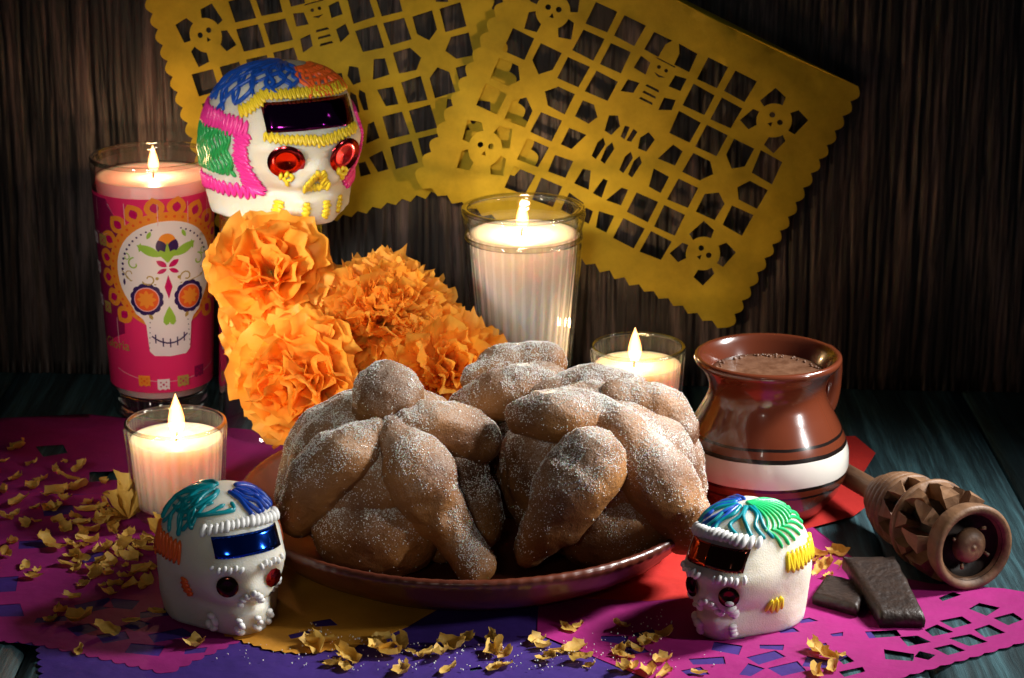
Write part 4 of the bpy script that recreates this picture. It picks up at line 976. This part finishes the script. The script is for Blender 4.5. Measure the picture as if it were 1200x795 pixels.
# ================================================================== PAPER FLOWERS
def petal_mesh(name, wd, seed, mat, jag=.14, nu=11, nv=9, curl=.35, pleat=.05):
    rnd = random.Random(seed); V = []; F = []
    tip = [rnd.uniform(-jag*1.2, jag*.5) for _ in range(nu+1)]; ph = rnd.uniform(0, 6); fq = rnd.uniform(1.5, 3)
    for j in range(nv+1):
        t_ = j/nv
        for i in range(nu+1):
            u = i/nu*2-1; w_ = wd*(.14+.86*t_**.6)
            L = t_*(1+tip[i]*t_**3)*(1-.20*u*u*t_)
            x_ = u*w_*.5; y_ = L
            z_ = pleat*math.sin(u*PI*fq+ph)*t_+curl*t_*t_*.3+.16*u*u*t_*wd+.16*nz(x_*4, y_*3.2, seed)*t_ + .08*nz(x_*10, y_*8, seed)*t_; x_ += .05*nz(y_*6, u*2, seed)*t_
            V.append((x_, y_, z_))
    for j in range(nv):
        for i in range(nu): k = j*(nu+1)+i; F.append((k, k+1, k+nu+2, k+nu+1))
    me = meshdata(name, V, F, mat, True); return me
pms = [petal_mesh('petal', random.uniform(.40, .62), s_, m_flower, jag=.075, curl=random.uniform(-.5, .8), pleat=random.uniform(.04, .08)) for s_ in range(10)]
pwide = [petal_mesh('petal', random.uniform(.8, 1.2), 40+s_, m_flower, jag=.05, curl=random.uniform(-.2, .9), pleat=random.uniform(.05, .10)) for s_ in range(8)]
def flower(label, c, axis, Rr, n, phimax, pool, seed, squash=1., foot=None):
    rnd = random.Random(seed); t = thing('paper_flower', label, 'paper flower', c, group='orange tissue paper flowers')
    axis = Vector(axis).normalized(); e1 = axis.orthogonal().normalized(); e2 = axis.cross(e1)
    for i in range(n):
        fr = (i+.5)/n; phi = phimax*fr**.62; az = i*2.39996+rnd.uniform(-.25, .25)
        out = e1*math.cos(az)+e2*math.sin(az); d = axis*math.cos(phi)+out*math.sin(phi)
        inw = (axis-d*axis.dot(d)).normalized() if phi > .05 else e1
        tw = rnd.uniform(-.5, .5); side_ = d.cross(inw); z = (inw*math.cos(tw)+side_*math.sin(tw)).normalized(); x_ = d.cross(z)
        L = Rr*(rnd.uniform(.80, 1.04))*(1-.12*(1-fr)) * (1-(1-squash)*abs(math.cos(phi)))
        o = obj('petal', rnd.choice(pool), t)
        m_ = Matrix((x_, d, z)).transposed().to_4x4()
        o.rotation_euler = m_.to_euler(); o.scale = (L, L, L)
        o.location = (-d*.0 - axis*Rr*.12*rnd.random())*S
    foot = Vector(foot or (c[0], c[1]+2, 0)) - Vector(c)
    obj('stem', tube(catmull([(0, 0, 0), foot*.4+Vector((0, .6, 0)), foot], 5), .12, 6), t, m_stem)
    return t
flower('topmost orange paper flower under the large skull, beside the printed candle', aty(318, 318, 9.4), (.1, -.9, .5), 3.5, 52, R(118), pwide, 1)
flower('loose orange paper flower below the topmost one, beside the printed candle', aty(318, 375, 9.6), (-.2, -.9, .1), 3.0, 38, R(115), pwide, 6)
flower('broad ruffled orange paper flower in the middle, left of the white candle', aty(452, 372, 9.0), (.25, -.55, .75), 4.0, 200, R(108), pms, 2, .85)
flower('orange paper flower hanging over the rim, left of the bread', aty(352, 445, 6.2), (-.35, -.75, .0), 3.6, 60, R(105), pwide, 3)
flower('orange paper flower behind the knobbed bread, below the ruffled one', aty(522, 440, 7.0), (.3, -.6, .5), 3.7, 100, R(110), pms, 4)
flower('shadowed orange paper flower between the others, mostly hidden', aty(395, 405, 10.5), (.2, -.6, .4), 2.6, 40, R(115), pms, 5)

# ================================================================== DRIED PETALS
def dry(seed, size, kind):
    rnd = random.Random(seed); nu, nv = 4, 6; V = []; F = []
    a = rnd.uniform(.5, 2.6); wd = rnd.uniform(.35, .75); tw = rnd.uniform(-1.2, 1.2); notch = rnd.uniform(.05, .2)
    for j in range(nv+1):
        t_ = j/nv; ang = (t_-.3)*a
        for i in range(nu+1):
            u = i/nu*2-1; w_ = wd*(.25+.75*math.sin(PI*min(1, t_*.85+.1))**.7)*(1 if j < nv else 1)
            yy = math.sin(ang)/a*1.0; zz = (1-math.cos(ang))/a*1.0
            x_ = u*w_*.5; cup = .22*u*u*wd*2*rnd.uniform(.9, 1.1)
            y2 = yy+(notch*(abs(u)*2-1) if j == nv else 0)*.3; z2 = zz+cup+.22*nz(x_*3.5, yy*3.5, seed); x_ += .18*nz(yy*4, u*1.5, seed+5); y2 += .16*nz(u*2, t_*3, seed+9)
            ca, sa = math.cos(tw*t_), math.sin(tw*t_)
            V.append((x_*ca-z2*sa*.5, y2, abs(x_*sa)*.7+z2*(.6+.4*ca)+.02))
    for j in range(nv):
        for i in range(nu): k = j*(nu+1)+i; F.append((k, k+1, k+nu+2, k+nu+1))
    return meshdata('dried_petal', V, F, m_petal)
DP = [dry(s_, 1, 0) for s_ in range(16)]
rp = random.Random(3)
def drop(px, py, size, label, group, z=0, tilt=.25):
    c = at(px, py); o = obj('dried_petal', rp.choice(DP))
    o.rotation_euler = (rp.uniform(-tilt, tilt), rp.uniform(-tilt, tilt), rp.uniform(0, 6.28)); s_ = size*rp.uniform(.55, .98); o.scale = (s_, s_*rp.uniform(.8, 1.2), s_*rp.uniform(.4, .85))
    o.location = (c.x*S, c.y*S, (wave(c.x, c.y)+.08+z)*S)
    return tagk(o, label, 'petal', group)
GL = 'dried petals on the plum paper'; LL = 'curled dry yellow petal among others on the plum paper at left'
left = [(75, 545), (65, 552), (35, 548), (85, 565), (25, 590), (35, 575), (60, 583), (75, 590), (85, 578), (20, 605), (45, 615), (10, 612), (90, 612), (105, 592), (115, 600), (98, 630), (75, 625), (70, 615), (55, 640), (62, 645), (110, 640), (125, 645), (90, 645),
        (100, 618), (120, 615), (130, 628), (140, 640), (150, 632), (165, 640), (50, 633), (45, 672), (30, 665), (35, 680), (75, 665), (90, 672), (105, 670), (112, 680), (120, 690), (100, 690), (130, 662), (145, 668), (150, 680), (138, 690), (160, 675), (172, 685), (175, 668),
        (5, 580), (8, 655), (2, 545), (20, 530), (70, 560), (92, 555), (120, 570), (88, 705), (130, 700), (115, 650), (85, 655), (160, 655), (178, 650), (128, 610), (60, 600), (15, 640), (98, 660), (140, 655), (155, 662), (110, 627), (80, 640), (108, 603), (124, 596), (136, 622), (142, 648), (118, 662), (100, 643), (128, 676), (154, 690), (66, 600), (40, 600), (30, 620), (18, 566), (50, 566), (160, 647), (148, 640), (112, 615)]
for px, py in left: drop(px, py, rp.uniform(.9, 1.45), LL, GL, tilt=.35)
for px, py, lb in [(57, 732, 'pale round dry petal nearest the front edge of the plum paper'), (86, 730, 'upright narrow dry petal beside the pale round one at lower left'), (70, 720, 'folded dry petal lying above the pale round one at lower left'), (130, 745, 'long twisted dry petal on the plum paper, lower left'), (150, 733, 'small star shaped dry petal right of the long twisted one'),
                   (187, 723, 'thin ragged dry petal left of the blue foiled skull'), (232, 757, 'pointed dry petal just below the blue foiled skull'), (93, 769, 'dim dry petal on the wood past the plum paper edge')]:
    drop(px, py, 1.25, lb, 'dried petals along the lower left'); 
GF_ = 'dried petals on the violet paper in front'; LF = 'curled dry yellow petal in the row on violet paper before the plate'
front = [(383, 757), (372, 765), (400, 770), (412, 778), (405, 787), (438, 757), (452, 752), (450, 765), (470, 763), (480, 768), (495, 774), (523, 762), (520, 772), (545, 755), (578, 755), (585, 765), (590, 775), (580, 772), (594, 783), (626, 757), (640, 762), (655, 768), (668, 765), (675, 778), (690, 785), (470, 793), (522, 792), (640, 775), (395, 780), (460, 772), (585, 787)]
for px, py in front: drop(px, py, rp.uniform(1.0, 1.45), LF, GF_, tilt=.35)
GM = 'dried petals on the magenta paper'; LM = 'curled dry yellow petal on the magenta paper before the right skull'
for px, py in [(668, 742), (676, 738), (730, 737), (724, 770), (735, 775), (748, 768), (755, 758), (765, 755), (775, 750), (742, 785), (760, 790), (772, 780), (728, 788), (780, 792), (735, 760), (815, 792), (960, 768), (972, 776), (985, 772), (975, 790), (955, 790)]: drop(px, py, rp.uniform(.9, 1.35), LM, GM, tilt=.35)
GB = 'dried petals between the right skull and the whisk'; LB = 'dim dry petal lying between the right small skull and the whisk'
for px, py in [(962, 655), (970, 668), (955, 675), (968, 680), (978, 650), (952, 662), (985, 665)]: drop(px, py, 1.3, LB, GB, tilt=.5)
# the standing torn blossom beside the left small candle
for (bx, by, rr, n_, lab) in [(150, 612, 1.9, 26, 'torn yellow blossom heap standing against the left small candle'), (190, 640, 1.2, 12, 'small torn yellow blossom tucked behind the blue foiled skull')]:
    c = at(bx, by); t = thing('torn_blossom', lab, 'blossom', (c.x, c.y, wave(c.x, c.y)+.1))
    ylw = [petal_mesh('blossom_petal', random.uniform(.35, .6), 80+s_, m_petal, jag=.15, nu=5, nv=5, curl=.5) for s_ in range(5)]
    for i in range(n_):
        az = rp.uniform(0, 6.28); el = rp.uniform(.1, 1.3); d = Vector((math.cos(az)*math.cos(el), math.sin(az)*math.cos(el), math.sin(el)))
        z = d.orthogonal().normalized(); x_ = d.cross(z); o = obj('blossom_petal', rp.choice(ylw), t); o.rotation_euler = Matrix((x_, d, z)).transposed().to_euler()
        L = rr*rp.uniform(.6, 1.1)*(.7+.4*math.sin(el)); o.scale = (L, L, L)

# sugar fallen from the bread
GV = []; GF = []
for i in range(900):
    a = rp.uniform(PI*1.0, PI*2.05); r_ = 10.4+abs(rp.gauss(0, 2.2)); x_ = -1.75+r_*math.cos(a); y_ = -2.3+r_*math.sin(a)
    if y_ < -15 or (x_ < -8.5 and y_ > -12.5) or (x_ > 6.5 and y_ > -13): continue
    s_ = rp.uniform(.012, .034); z_ = wave(x_, y_)+.085+s_; k = len(GV); th = rp.random()*3
    for dz in (-1, 1):
        for q in range(4): GV.append((x_+s_*math.cos(th+q*PI/2), y_+s_*math.sin(th+q*PI/2), z_+dz*s_*.8))
    GF += [(k+3, k+2, k+1, k), (k+4, k+5, k+6, k+7)]+[(k+q, k+(q+1) % 4, k+4+(q+1) % 4, k+4+q) for q in range(4)]
o = obj('spilled_sugar', (GV, GF), None, m_grain, smooth=False)
tagk(o, 'sugar grains scattered on the papers around the front of the plate', 'sugar', None, 'stuff')
